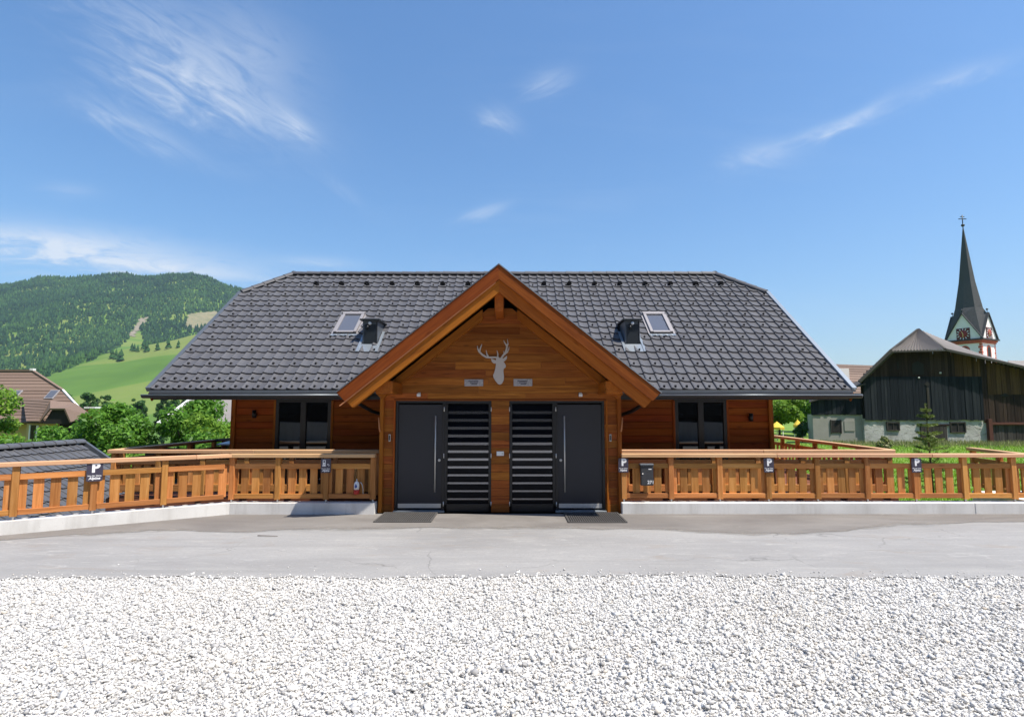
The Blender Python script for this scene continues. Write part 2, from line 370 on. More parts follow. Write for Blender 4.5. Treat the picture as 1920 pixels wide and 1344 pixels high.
def rubble():
    m, nt, b = new_mat('whitewashed_rubble'); N = NB(nt); p = N.pos()
    n1 = N.noise(p, .9, 6, .65, .6); n2 = N.noise(N.map(p, (2, 2, 5)), 1.5, 6, .7, .5); n3 = N.noise(p, 14, 4)
    c = N.ramp(n1, [(.32, (.30, .28, .25)), (.48, (.50, .49, .47)), (.7, (.66, .65, .63))])
    c = N.mix(N.math('MULTIPLY', N.ramp(n2, [(.56, 0.), (.64, 1.)]), .75), c, (.13, .12, .10))
    c = N.mix(N.math('MULTIPLY', n3, .3), c, (.25, .24, .22))
    N.link(c, b.inputs['Base Color']); b.inputs['Roughness'].default_value = .95
    N.link(N.bump(N.math('ADD', n2, n3), .7, .04), b.inputs['Normal'])
    return m
M_RUB = rubble()
M_PLASTERG = plain('grey_plaster', (.30, .285, .26), .9, var=.2, scale=1.2, bump=.3)
M_PLASTERW = plain('white_plaster', (.93, .85, .84), .9, var=.05, scale=1.0)
M_PLASTERY = plain('ochre_plaster', (.52, .40, .19), .9, var=.08, scale=1.0)
M_REDTRIM = plain('red_sandstone', (.50, .11, .06), .85, var=.12, scale=3)
M_SHINGLE = board_mat('slate_shingles', (.045, .046, .050), (.085, .086, .090), (.17, .165, .16), .3, 0)
M_CORR = plain('fibre_cement', (.235, .215, .205), .85, var=.15, scale=1.5)
M_CORRD = plain('roof_edge_dark', (.05, .045, .04), .8)
M_BRICK = plain('chimney_brick', (.40, .15, .07), .9, var=.15)
M_YELLOW = plain('yellow_canvas', (.78, .55, .06), .8, var=.06)
M_REDDARK = plain('clock_red', (.30, .03, .02), .6)
M_BLACKP = plain('clock_board', (.11, .018, .014), .6)
M_GOLD = plain('clock_gilt', (.75, .55, .22), .5, .2)

HAZE = 0.000095
# ------------------------------------------------------------------ object helpers
WM_ = {}
I4 = Matrix.Identity(4)
def link(o, parent=None, world=I4):
    COL.objects.link(o)
    o.matrix_basis = world
    if parent is not None:
        o.parent = parent; o.matrix_parent_inverse = WM_[parent.name].inverted()
    WM_[o.name] = world.copy()
    return o
def T(x, y, z): return Matrix.Translation((x, y, z))
def RX(a): return Matrix.Rotation(a, 4, 'X')
def RY(a): return Matrix.Rotation(a, 4, 'Y')
def RZ(a): return Matrix.Rotation(a, 4, 'Z')
def tag(o, label, cat, group=None, kind=None):
    if label: o['label'] = label
    if cat: o['category'] = cat
    if group: o['group'] = group
    if kind: o['kind'] = kind
    return o
def thing(name, loc, label, cat, group=None, rz=0.0):
    o = bpy.data.objects.new(name, None); o.empty_display_size = .2
    link(o, None, T(*loc) @ RZ(rz)); return tag(o, label, cat, group)
def mesh(name, verts, faces, mat=None, smooth=False):
    me = bpy.data.meshes.new(name); me.from_pydata([tuple(v) for v in verts], [], faces); me.update()
    if mat: me.materials.append(mat)
    if smooth:
        me.polygons.foreach_set('use_smooth', [True] * len(me.polygons))
    return me
def fix(me):
    bm = bmesh.new(); bm.from_mesh(me); bmesh.ops.recalc_face_normals(bm, faces=bm.faces); bm.to_mesh(me); bm.free(); return me
def mo(name, verts, faces, mat, parent=None, M=I4, smooth=False, recalc=True):
    me = mesh(name, verts, faces, mat, smooth)
    if recalc: fix(me)
    return link(bpy.data.objects.new(name, me), parent, M)
def fast_mesh(name, V, F, mat):
    """numpy mesh of equal polygons"""
    me = bpy.data.meshes.new(name); nv, nf, k = len(V), len(F), F.shape[1]
    me.vertices.add(nv); me.loops.add(nf * k); me.polygons.add(nf)
    me.vertices.foreach_set('co', V.astype(np.float32).ravel()); me.loops.foreach_set('vertex_index', F.astype(np.int32).ravel())
    me.polygons.foreach_set('loop_start', np.arange(0, nf * k, k, dtype=np.int32))
    me.update(calc_edges=True)
    if mat: me.materials.append(mat)
    return me
_bc = {}
def box_mesh(sx, sy, sz, mat, bev):
    key = (round(sx, 4), round(sy, 4), round(sz, 4), mat.name, bev)
    if key in _bc: return _bc[key]
    h = (sx / 2, sy / 2, sz / 2); b = min(bev, .45 * min(sx, sy, sz))
    if b <= 0:
        V = [(x * h[0], y * h[1], z * h[2]) for x in (-1, 1) for y in (-1, 1) for z in (-1, 1)]
        F = [(0, 1, 3, 2), (4, 6, 7, 5), (0, 4, 5, 1), (2, 3, 7, 6), (0, 2, 6, 4), (1, 5, 7, 3)]
        me = mesh('block', V, F, mat)
    else:
        V = []; idx = {}
        for sxg in (-1, 1):
            for syg in (-1, 1):
                for szg in (-1, 1):
                    for a in range(3):
                        v = [sxg * (h[0] - b), syg * (h[1] - b), szg * (h[2] - b)]
                        v[a] = (sxg, syg, szg)[a] * h[a]
                        idx[(sxg, syg, szg, a)] = len(V); V.append(tuple(v))
        F = []
        for a in range(3):
            o1, o2 = [i for i in range(3) if i != a]
            for s in (-1, 1):
                f = []
                for p, q in ((-1, -1), (1, -1), (1, 1), (-1, 1)):
                    k = [0, 0, 0]; k[a] = s; k[o1] = p; k[o2] = q; f.append(idx[(*k, a)])
                F.append(f)
            for p in (-1, 1):
                for q in (-1, 1):
                    f = []
                    for (s, ax) in ((-1, o1), (1, o1), (1, o2), (-1, o2)):
                        k = [0, 0, 0]; k[a] = s; k[o1] = p; k[o2] = q; f.append(idx[(*k, ax)])
                    F.append(f)
        for x in (-1, 1):
            for y in (-1, 1):
                for z in (-1, 1): F.append([idx[(x, y, z, a)] for a in range(3)])
        me = fix(mesh('block', V, F, mat))
    _bc[key] = me; return me
def bx(name, size, loc, mat, parent=None, M=I4, R=I4, bev=.004):
    if isinstance(mat, dict): mat = mat['XYZ'[max(range(3), key=lambda i: size[i])]]
    o = bpy.data.objects.new(name, box_mesh(*size, mat, bev))
    return link(o, parent, M @ T(*loc) @ R)
def bar(name, p, q, w, h, mat, parent=None, bev=.003, up=(0, 0, 1)):
    """box from p to q, local X along it, w across, h towards up"""
    p, q = Vector(p), Vector(q); d = q - p; L = d.length; x = d / L; y = Vector(up).cross(x).normalized(); z = x.cross(y)
    R = Matrix((x, y, z)).transposed().to_4x4()
    if isinstance(mat, dict): mat = mat['X']
    return link(bpy.data.objects.new(name, box_mesh(L, w, h, mat, bev)), parent, T(*((p + q) / 2)) @ R)
def prism(name, poly, t0, t1, plane, mat, parent=None, M=I4):
    """polygon extruded; plane 'XZ' (extruded in Y from t0 to t1), 'XY' (in Z), 'YZ' (in X)"""
    f = {'XZ': lambda a, b, t: (a, t, b), 'XY': lambda a, b, t: (a, b, t), 'YZ': lambda a, b, t: (t, a, b)}[plane]
    n = len(poly); V = [f(a, b, t0) for a, b in poly] + [f(a, b, t1) for a, b in poly]
    F = [list(range(n)), list(range(2 * n - 1, n - 1, -1))] + [[i, (i + 1) % n, n + (i + 1) % n, n + i] for i in range(n)]
    if isinstance(mat, dict): mat = mat[{'XZ': 'X', 'XY': 'X', 'YZ': 'Y'}[plane]]
    return mo(name, V, F, mat, parent, M)
def tube_data(path, r, seg=8, cap=True):
    path = [Vector(p) for p in path]; rs = r if hasattr(r, '__len__') else [r] * len(path)
    V, F = [], []; prev = None
    for i, p in enumerate(path):
        d = (path[min(i + 1, len(path) - 1)] - path[max(i - 1, 0)]).normalized()
        u = prev if prev else (Vector((0, 0, 1)) if abs(d.z) < .9 else Vector((1, 0, 0)))
        u = (u - d * u.dot(d)).normalized(); prev = u; v = d.cross(u)
        for k in range(seg):
            a = 2 * math.pi * k / seg; V.append(p + (u * math.cos(a) + v * math.sin(a)) * rs[i])
    for i in range(len(path) - 1):
        for k in range(seg): F.append((i * seg + k, i * seg + (k + 1) % seg, (i + 1) * seg + (k + 1) % seg, (i + 1) * seg + k))
    if cap: F.append(list(range(seg))[::-1]); F.append([(len(path) - 1) * seg + k for k in range(seg)])
    return V, F
def tube(name, path, r, mat, parent=None, M=I4, seg=8):
    V, F = tube_data(path, r, seg); return mo(name, V, F, mat, parent, M, smooth=True)
def lathe(name, prof, mat, parent=None, M=I4, seg=20):
    V, F = [], []
    for (r, z) in prof:
        for k in range(seg): a = 2 * math.pi * k / seg; V.append((r * math.cos(a), r * math.sin(a), z))
    for i in range(len(prof) - 1):
        for k in range(seg): F.append((i * seg + k, i * seg + (k + 1) % seg, (i + 1) * seg + (k + 1) % seg, (i + 1) * seg + k))
    F.append(list(range(seg))[::-1]); F.append([(len(prof) - 1) * seg + k for k in range(seg)])
    return mo(name, V, F, mat, parent, M, smooth=True)
class Acc:
    """collects pieces into one mesh"""
    def __init__(s): s.V, s.F = [], []
    def add(s, V, F): n = len(s.V); s.V += [tuple(v) for v in V]; s.F += [[i + n for i in f] for f in F]
    def box(s, c, size, M=I4):
        h = [q / 2 for q in size]
        V = [M @ Vector((c[0] + x * h[0], c[1] + y * h[1], c[2] + z * h[2])) for x in (-1, 1) for y in (-1, 1) for z in (-1, 1)]
        s.add(V, [(0, 1, 3, 2), (4, 6, 7, 5), (0, 4, 5, 1), (2, 3, 7, 6), (0, 2, 6, 4), (1, 5, 7, 3)])
    def prism(s, poly, t0, t1, plane):
        f = {'XZ': lambda a, b, t: (a, t, b), 'XY': lambda a, b, t: (a, b, t), 'YZ': lambda a, b, t: (t, a, b)}[plane]
        n = len(poly); s.add([f(a, b, t0) for a, b in poly] + [f(a, b, t1) for a, b in poly],
                             [list(range(n)), list(range(2 * n - 1, n - 1, -1))] + [[i, (i + 1) % n, n + (i + 1) % n, n + i] for i in range(n)])
    def slab(s, quad, t):
        """a sheet with thickness t below"""
        q = [Vector(v) for v in quad]; nn = (q[1] - q[0]).cross(q[2] - q[0]).normalized()
        if nn.z < 0: nn = -nn
        n = len(q); s.add(q + [v - nn * t for v in q], [list(range(n)), list(range(2 * n - 1, n - 1, -1))] + [[i, (i + 1) % n, n + (i + 1) % n, n + i] for i in range(n)])
    def make(s, name, mat, parent=None, M=I4, smooth=False): return mo(name, s.V, s.F, mat, parent, M, smooth)
def text_part(name, body, size, M, mat, parent, bold=0.0, ext=.0015, shear=0.0):
    cu = bpy.data.curves.new(name, 'FONT'); cu.body = body; cu.size = size; cu.align_x = 'CENTER'; cu.align_y = 'CENTER'
    cu.offset = bold; cu.extrude = ext; cu.shear = shear; cu.resolution_u = 3
    o = bpy.data.objects.new(name + '_curve', cu); COL.objects.link(o)
    dg = bpy.context.evaluated_depsgraph_get(); me = bpy.data.meshes.new_from_object(o.evaluated_get(dg))
    bpy.data.objects.remove(o); me.materials.clear(); me.materials.append(mat)
    return link(bpy.data.objects.new(name, me), parent, M)

# ================================================================== SETTING
# terrain with the wooded hill
def sstep(x, a, b): t = np.clip((x - a) / (b - a), 0, 1); return t * t * (3 - 2 * t)
RX1 = [-4000, -2400, -1620, -1420, -1260, -1080, -980, -877, -700, -440, 0, 600, 1200, 4000]
RZ1 = [330, 380, 408, 420, 430, 438, 424, 380, 300, 190, 80, 30, 20, 10]
RX2 = [-4000, -1150, -1000, -870, -811, -700, -581, -450, -300, 0, 400, 900, 4000]
RZ2 = [-45, -45, -25, 20, 46, 84, 118, 150, 165, 140, 60, 0, -10]
def hnoise(X, Y):
    return (np.sin(X * .011 + 1.3) * np.cos(Y * .009 + .4) * 9 + np.sin(X * .027 + Y * .013) * 5 + np.cos(X * .05 - Y * .043 + 2) * 2.2 + np.sin(X*.09+1)*np.cos(Y*.08)*1.2)
def terr(X, Y):
    X = np.asarray(X, float); Y = np.asarray(Y, float)
    base = -2.9 - 27 * sstep(Y, 60, 420) + 2.7 * sstep(-Y, 6, 10) + .62 * np.maximum(-Y - 12, 0) * (1 - .5 * sstep(-Y, 150, 600))
    g1 = np.clip((Y - 720) / 1080, 0, 1) ** 1.15 * (1 - .55 * sstep(Y, 1800, 3200))
    h1 = (np.interp(X, RX1, RZ1) + 30) * g1 + hnoise(X, Y) * np.clip(g1 * 3, 0, 1)
    g2 = sstep(Y, 430, 1000) ** 1.1 * (1 - .75 * sstep(Y, 1000, 1500))
    h2 = (np.interp(X, RX2, RZ2) + 30) * g2 + hnoise(X * 1.3, Y) * .25 * np.clip(g2 * 3, 0, 1)
    k = 12.0; d = h1 - h2; mx = np.maximum(h1, h2) + k * np.exp(-np.abs(d) / k) * .5
    return base + np.where(Y > 400, mx - k * .5 * (1 - sstep(Y, 400, 700)), 0)
def grid_obj(name, xs, ys, zf, mat):
    X, Y = np.meshgrid(xs, ys); Z = zf(X, Y); V = np.stack([X, Y, Z], -1).reshape(-1, 3)
    nx = len(xs); i = np.arange(len(V)).reshape(X.shape); F = np.stack([i[:-1, :-1], i[:-1, 1:], i[1:, 1:], i[1:, :-1]], -1).reshape(-1, 4)
    me = fast_mesh(name, V, F, mat); me.polygons.foreach_set('use_smooth', [True] * len(me.polygons))
    return link(bpy.data.objects.new(name, me))
xs = np.concatenate([np.linspace(-4500, -2200, 24), np.linspace(-2150, 400, 150), np.linspace(450, 4500, 40)])
ys = np.concatenate([np.linspace(-600, -130, 10), np.linspace(-124, 60, 80), np.linspace(66, 385, 30), np.linspace(400, 2000, 140), np.linspace(2040, 4500, 40)])
tag(grid_obj('hills', xs, ys, terr, M_TERR), None, None, kind='structure')

# yard: gravel bed, road, apron, dust line (each sheet a few millimetres above the last)
def edge_y(x): return 7.06 + .04 * math.sin(x * 1.1) + .05 * math.sin(x * .37 + 1) + .03 * math.sin(x * 4.3) + .02 * math.sin(x * 9.7 + 2) + .012 * math.sin(x * 23.0)
WD = Vector((-.829, -.559)); WC = Vector((-5.45, 11.20))                # angled wall: direction and corner of its front face
def wl_pt(t, back=0.0): n = Vector((-.559, .829)); return WC + WD * t + n * back   # n points to the far side of the wall
far_l = wl_pt(12.0, .1)
yard = [(-16, -12), (45, -12), (45, 11.3), (-5.5, 11.3), tuple(wl_pt(0, .12)), tuple(far_l), (-16, 3)]
o = mo('gravel_yard', [(x, y, -.012) for x, y in yard] + [(x, y, -2.95) for x, y in yard], [list(range(7))] + [[i, i + 7, (i + 1) % 7 + 7, (i + 1) % 7] for i in range(7)], M_GBED)
tag(o, None, None, kind='structure')
def wall_y(x): return 11.28 if x > -5.48 else 11.28 + (x + 5.48) * .559 / .829      # just inside the foot of the walls
def strip(name, xs_, lo, hi, z, mat):
    V, F = [], []
    for i, x in enumerate(xs_):
        V += [(x, lo(x), z), (x, max(hi(x), lo(x) + .002), z)]
        if i: F.append((2 * i - 2, 2 * i, 2 * i + 1, 2 * i - 1))
    return tag(mo(name, V, F, mat), None, None, kind='structure')
strip('road', np.concatenate([np.linspace(-11.6, -5.5, 120), np.linspace(-5.45, 14, 420), np.linspace(14.3, 44, 90)]), edge_y, wall_y, 0.0, M_ASPH)
# darker apron of newer asphalt along the walls, its edge swinging out in front of the porch
ctrl = [(-9.0, 8.45), (-7.2, 9.35), (-6.0, 9.75), (-4.6, 9.62), (-3.4, 9.85), (-1.5, 9.95), (.5, 9.95), (2.2, 9.85), (3.6, 9.55), (4.6, 9.45), (5.6, 9.75), (6.8, 10.25), (8.5, 10.45), (12, 10.55), (20, 10.6)]
cx_, cy_ = zip(*ctrl)
def ap_y(x): return float(np.interp(x, cx_, cy_)) + .03 * math.sin(x * 3.1) + .02 * math.sin(x * 7.7)
axs = np.linspace(-9.0, 20, 150)
strip('apron', np.concatenate([np.linspace(-9.0, -5.5, 40), np.linspace(-5.45, 20, 200)]), ap_y, lambda x: wall_y(x) - .01, .004, M_APRON)
V, F, E_d = [], [], []
for i, x in enumerate(axs):
    y = ap_y(x); w = .13 + .06 * math.sin(x * 1.9 + 1) + .03 * math.sin(x * 5.3)
    V += [(x, y - w, .007), (x, y - w * .3, .007), (x, y + w * .3, .007), (x, y + w, .007)]; E_d += [0, 1, 1, 0]
    if i: F += [(4 * i - 4 + k, 4 * i + k, 4 * i + k + 1, 4 * i - 3 + k) for k in range(3)]
o = mo('dust_line', V, F, M_DUST); o.data.attributes.new('edge', 'FLOAT', 'POINT').data.foreach_set('value', [float(q) for q in E_d])
tag(o, None, None, kind='structure')

# loose stone chippings
CUBE_V = np.array([(x, y, z) for x in (-1, 1) for y in (-1, 1) for z in (-1, 1)], float) * .62
CUBE_F = np.array([(0, 1, 3, 2), (4, 6, 7, 5), (0, 4, 5, 1), (2, 3, 7, 6), (0, 2, 6, 4), (1, 5, 7, 3)])
def stones(name, P, R, mat, flat=.56):
    """broken chips: jittered blocks, each turned its own way"""
    n = len(P); V = CUBE_V[None] * (1 + rng.uniform(-.42, .30, (n, 8, 1))) + rng.normal(0, .10, (n, 8, 3))
    V = V * np.stack([rng.uniform(.8, 1.4, n), rng.uniform(.6, 1.05, n), rng.uniform(flat * .7, flat * 1.3, n)], -1)[:, None]
    tx, ty, az = rng.normal(0, .42, n), rng.normal(0, .42, n), rng.uniform(0, 6.283, n)
    def rot(V, a, i, j):
        c, s = np.cos(a)[:, None], np.sin(a)[:, None]; A, B = V[..., i].copy(), V[..., j].copy(); V[..., i] = A * c - B * s; V[..., j] = A * s + B * c
    rot(V, tx, 1, 2); rot(V, ty, 0, 2); rot(V, az, 0, 1)
    V = V * R[:, None, None] + P[:, None]
    F = CUBE_F[None] + (np.arange(n) * 8)[:, None, None]
    return fast_mesh(name, V.reshape(-1, 3), F.reshape(-1, 4), mat)
N_ST = 138000
yy = rng.uniform(2.6, 7.3, N_ST * 2); xx = rng.uniform(-8.5, 8.5, N_ST * 2)
ok = np.abs(xx) < (.95 * yy + .9); xx, yy = xx[ok][:N_ST], yy[ok][:N_ST]
ey = np.array([edge_y(a) for a in xx]); keep = yy < ey + rng.normal(0, .055, len(yy)); xx, yy = xx[keep], yy[keep]
R = np.clip(rng.lognormal(math.log(.0098), .45, len(xx)), .005, .034)
zz_ = -.010 + R * rng.uniform(.15, .6, len(xx)) + rng.uniform(0, .006, len(xx))
me = stones('gravel', np.stack([xx, yy, zz_], -1), R, M_STONE)
tag(link(bpy.data.objects.new('gravel', me)), 'white limestone gravel covering the yard in the foreground', 'gravel', kind='stuff')
n = 1100; sx_ = rng.uniform(-8.5, 9, n); sy_ = np.array([edge_y(a) for a in sx_]) + rng.exponential(.10, n); R = np.clip(rng.lognormal(math.log(.006), .5, n), .002, .020)
me = stones('scattered_stones', np.stack([sx_, sy_, R * .45], -1), R, M_STONE)
tag(link(bpy.data.objects.new('scattered_stones', me)), 'loose stones strayed from the gravel onto the asphalt', 'stones', kind='stuff')

# right-hand lawn bank up to the barn
lx = np.linspace(8.5, 70, 60); ly = np.concatenate([np.linspace(11.55, 45, 60), np.linspace(48, 140, 20)])
def lawn_z(X, Y): return -.42 + .10 * sstep(Y, 12, 38) + .05 * np.sin(X * .7) * np.cos(Y * .5) * .6 + .012 * np.maximum(Y - 40, 0)
tag(grid_obj('lawn', lx, ly, lawn_z, M_LAWN), None, None, kind='structure')
o = mo('lawn_bank', [(8.5, 11.55, -.42), (8.5, 140, .9), (8.5, 140, -6), (8.5, 11.55, -3.0), (70, 11.55, -.45), (70, 11.55, -3.0)], [(0, 1, 2, 3), (0, 3, 5, 4)], M_CONC)
tag(o, None, None, kind='structure')

# ================================================================== CHALET
CX = -.23
house = thing('chalet', (CX, 13.2, 0), 'brown timber chalet with dark tiled roof and gabled double entrance porch', 'house')
YE, ZE, PT = 12.10, 2.405, rad(37.0); TP = math.tan(PT); YR = 16.95; ZR = ZE + TP * (YR - YE)
HW, RW = 7.45, 6.37                      # half widths at the verge and at the ridge
YH = 15.93; ZH = ZE + TP * (YH - YE); YB = 2 * YR - YE
roof = mo('roof', [], [], M_DARKSHEET, house, T(CX, YE, ZE))
# rebuild the roof shell mesh: front, back and two half-hips, 16 cm thick
A = Acc()
def rw(x, y, z): return (x, y - YE, z - ZE)
fr = [rw(-HW, YE, ZE), rw(HW, YE, ZE), rw(HW, YH, ZH), rw(RW, YR, ZR), rw(-RW, YR, ZR), rw(-HW, YH, ZH)]
A.slab(fr, .16)
bk = [(x, 2 * (YR - YE) - y, z) for x, y, z in fr]; A.slab(bk, .16)
for s in (-1, 1): A.slab([rw(s * HW, YH, ZH), rw(s * HW, 2 * YR - YH, ZH), rw(s * RW, YR, ZR)], .12)
bpy.data.meshes.remove(roof.data) if False else None
me = mesh('roof', A.V, A.F, M_DARKSHEET); roof.data = fix(me)
RM = T(CX, YE, ZE) @ RX(PT)             # slope frame: x along the eaves, y up the slope, z off the roof
SL = (YR - YE) / math.cos(PT); NR = 20; RH = SL / NR; NC = 62; TW = 2 * HW / NC
prof = [(0, .000), (.045, .036), (.13, .042), (.26, .028), (.50, .012), (.78, .008), (1.0, .010)]
def tile_data(w, h):
    V, F = [], []
    for (y, dz) in ((0.0, .045), (h + .04, .010)):
        for (u, z) in prof: V.append((u * w, y, z + dz))
    m = len(prof)
    for (u, z) in prof: V.append((u * w, .004, z + .012))
    for i in range(m - 1):
        F.append((i, i + 1, m + i + 1, m + i)); F.append((2 * m + i, 2 * m + i + 1, i + 1, i))
    F.append((2 * m, 0, m)); 
    return V, F
tV, tF = tile_data(TW, RH); tile_me = mesh('tile', tV, tF, M_TILE)
S_H = (YH - YE) / math.cos(PT)
PZ0, PSL, PXC = 4.700, .804, -.242       # porch roof: ridge height, slope, centre
def slope_z(s): return ZE + s * math.sin(PT)
def hw_at(s): return HW if s <= S_H else HW - (s - S_H) / (SL - S_H) * (HW - RW)
def under_porch(x, s): return abs(x + CX - PXC) < (PZ0 - slope_z(s)) / PSL - .35
openings = [(-4.14, 14.41, .26, .60), (3.71, 14.41, .26, .60), (-3.42, 13.95, .17, .40), (2.90, 13.95, .17, .40)]   # roof windows and vents (x world, y world)
def blocked(x, s):
    y = YE + s * math.cos(PT); X = x + CX
    for (ox, oy, a, b) in openings:
        if abs(X - ox) < a and abs(y - oy) < b * .72: return True
    return False
rest = Acc(); guards = Acc(); count = 0
gV = [(-.013, 0, 0), (.013, 0, 0), (.013, .012, .050), (-.013, .012, .050), (-.013, .09, 0), (.013, .09, 0), (-.013, .03, .054), (.013, .03, .054)]
gF = [(0, 1, 2, 3), (4, 6, 7, 5), (3, 2, 7, 6), (0, 3, 6, 4), (1, 5, 7, 2)]
for r in range(NR):
    s = r * RH
    for c in range(NC):
        x = -HW + c * TW; xm = x + TW / 2; lim = hw_at(s + RH * .5)
        if abs(xm) > lim + TW * .1 or under_porch(xm, s) or blocked(xm, s + RH * .5): continue
        jx, jz = random.uniform(-.003, .003), random.uniform(-.002, .003)
        if r < 7 and count < 300:
            o = bpy.data.objects.new('tile', tile_me); link(o, roof, RM @ T(x + jx, s, .004 + jz) @ RZ(random.uniform(-.004, .004))); count += 1
        else: rest.add([(a + x + jx, b + s, d + .004 + jz) for a, b, d in tV], tF)
        if (r < 2) or (r % 2 == 1 and r < 18 and (c + (r // 2)) % 2 == 0):
            guards.add([(a + xm - .01, b + s + .05, d + .052) for a, b, d in gV], gF)
o = mo('tile_field', rest.V, rest.F, M_TILE, roof, RM, recalc=False); o['kind'] = 'stuff'
o = guards.make('snow_guards', plain('snow_guard_steel', (.03, .03, .033), .8, spec=.1), roof, RM); o['kind'] = 'stuff'
# vent hoods below the ridge
hood_me = fix(mesh('vent_hood', [(-.085, 0, .0), (.085, 0, 0), (.060, -.01, .10), (-.060, -.01, .10), (-.02, .0, .135), (.02, 0, .135), (0, .28, .02)], [(0, 1, 2, 5, 4, 3), (1, 6, 5, 2), (0, 3, 4, 6), (4, 5, 6), (0, 6, 1)], M_BLACK))
s_h = (16.44 - YE) / math.cos(PT)
for k in range(17):
    xw = -5.69 + k * .735
    if abs(xw - PXC) < (PZ0 - slope_z(s_h)) / PSL: continue
    link(bpy.data.objects.new('vent_hood', hood_me), roof, RM @ T(xw - CX, s_h - .16, .045))
# ridge and hip tiles
def cap_mesh(L, r):
    V, F = [], []; seg = 8
    for (x, rr) in ((0, r * 1.08), (L, r * .94)):
        for k in range(seg + 1):
            a = math.pi * k / seg; V.append((x, rr * math.cos(a) * 1.15, rr * math.sin(a) * .85))
    for k in range(seg): F.append((k, k + 1, seg + 2 + k, seg + 1 + k))
    F.append(list(range(seg + 1)))
    return mesh('ridge_tile', V, F, M_TILE)
nrg = 31; Lr = 2 * RW / nrg; cap = cap_mesh(Lr + .04, .115)
for k in range(nrg): link(bpy.data.objects.new('ridge_tile', cap), roof, T(CX - RW + k * Lr, YR, ZR + .025 + random.uniform(0, .006)))
ridge_board = bx('ridge_board', (2 * RW, .18, .05), (CX, YR, ZR + .01), M_BLACK, roof)
for s in (-1, 1):
    for yb in (YH, 2 * YR - YH):
        p, q = Vector((CX + s * HW, yb, ZH + .03)), Vector((CX + s * RW, YR, ZR + .05)); d = q - p; n4 = 5; capm = cap_mesh(d.length / n4 + .05, .10)
        x = d.normalized(); y = Vector((0, 0, 1)).cross(x).normalized(); z = x.cross(y); Rm = Matrix((x, y, z)).transposed().to_4x4()
        for k in range(n4): link(bpy.data.objects.new('hip_tile', capm), roof, T(*(p + d * (k / n4))) @ Rm)
    for yb in (YH, 2 * YR - YH): bar('hip_board', (CX + s * (HW - .02), yb, ZH + .0), (CX + s * RW, YR, ZR + .02), .14, .09, M_DARKSHEET, roof)
    # verge flashing and barge board
    a, b = Vector((CX + s * (HW + .03), YE - .03, ZE + .03)), Vector((CX + s * (HW + .03), YH + .02, ZH + .05))
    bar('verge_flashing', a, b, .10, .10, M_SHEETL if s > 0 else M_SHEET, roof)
    bar('barge_board', a + Vector((-s * .02, .05, -.16)), b + Vector((-s * .02, 0, -.16)), .03, .20, W_FASC, roof)
    bar('barge_board', (CX + s * HW, YB, ZE - .1), (CX + s * HW, 2 * YR - YH, ZH - .1), .03, .20, W_FASC, roof)
# eaves: drip sheet, fascia, gutters
bx('drip_sheet', (2 * HW, .02, .065), (CX, YE - .035, ZE - .015), M_SHEET, roof, bev=.002)
bx('fascia', (2 * HW - .02, .03, .16), (CX, YE + .10, ZE - .10), M_BLACK, roof)
for (x0, x1, endc) in ((-7.76, -3.15, 'R'), (2.70, 7.33, 'L')):
    V, F = [], []; seg = 8; r = .068
    for x in (x0, x1):
        for rr in (r, r - .006):
            for k in range(seg + 1): a = math.pi + math.pi * k / seg; V.append((x, rr * math.cos(a), rr * math.sin(a)))
    m = seg + 1
    for k in range(seg):
        F.append((k, k + 1, 2 * m + k + 1, 2 * m + k)); F.append((m + k, m + k + 1, 3 * m + k + 1, 3 * m + k))
    g = mo('gutter', V, F, M_DARKSHEET, house, T(0, 11.98, 2.318), recalc=False)
    tube('gutter_lip', [(x0, 11.98 - r, 2.322), (x1, 11.98 - r, 2.322)], .011, M_SHEETL, g, seg=6)
    for x in (x0, x1):
        prism('end_cap', [(11.98 + r * math.cos(math.pi + math.pi * k / 8), 2.322 + r * math.sin(math.pi + math.pi * k / 8)) for k in range(9)], x - .006, x + .006, 'YZ', M_SHEETL, g)
    # downpipe swings back to the wall
    sx = x1 - .1 if endc == 'R' else x0 + .1; dxn = .45 if endc == 'R' else -.42
    tube('downpipe', [(sx, 11.98, 2.25), (sx, 12.0, 2.16), (sx + dxn * .45, 12.45, 1.98), (sx + dxn, 13.0, 1.86), (sx + dxn, 13.10, 1.76), (sx + dxn, 13.10, -.2)], .04, M_DARKSHEET, g)
# rafter tails under the eaves and soffit boards
for k in range(18):
    x = CX - HW + .35 + k * (2 * HW - .7) / 17
    if -3.1 < x < 2.6: continue
    bar('rafter', (x, YE + .14, ZE - .09), (x, 13.25, ZE - .09 + TP * (13.25 - YE - .14)), .09, .13, W_FASC, roof)

# walls of the main house: core plus individual boards
HXL, HXR, HY = -6.41, 5.955, 13.2
core = prism('wall', [(HXL + .03, -3.0), (HXR - .03, -3.0), (HXR - .03, 2.9), (HXL + .03, 2.9)], HY + .03, YB - 1.1, 'XZ', M_DARK, house)
prism('gable_wall', [(HY + .05, 2.85), (YB - 1.15, 2.85), (2 * YR - YH - .1, ZH - .3), (YH + .1, ZH - .3)], HXR - .12, HXR - .02, 'YZ', W_HOUSE, house)
prism('gable_wall', [(HY + .05, 2.85), (YB - 1.15, 2.85), (2 * YR - YH - .1, ZH - .3), (YH + .1, ZH - .3)], HXL + .02, HXL + .12, 'YZ', W_HOUSE, house)
PH = .158; wins = [(-5.45, -4.165), (3.75, 4.95)]
def planks_between(x0, x1, z, y, parent, mat, h=PH, t=.03, jn=2.6):
    x = x0; first = True
    while x < x1 - .02:
        L = random.uniform(jn * .5, jn * 1.3)
        if x1 - (x + L) < .5: L = x1 - x
        bx('plank', (L - .004, t, h - .006), (x + L / 2, y, z + h / 2), mat, parent, bev=.005); x += L
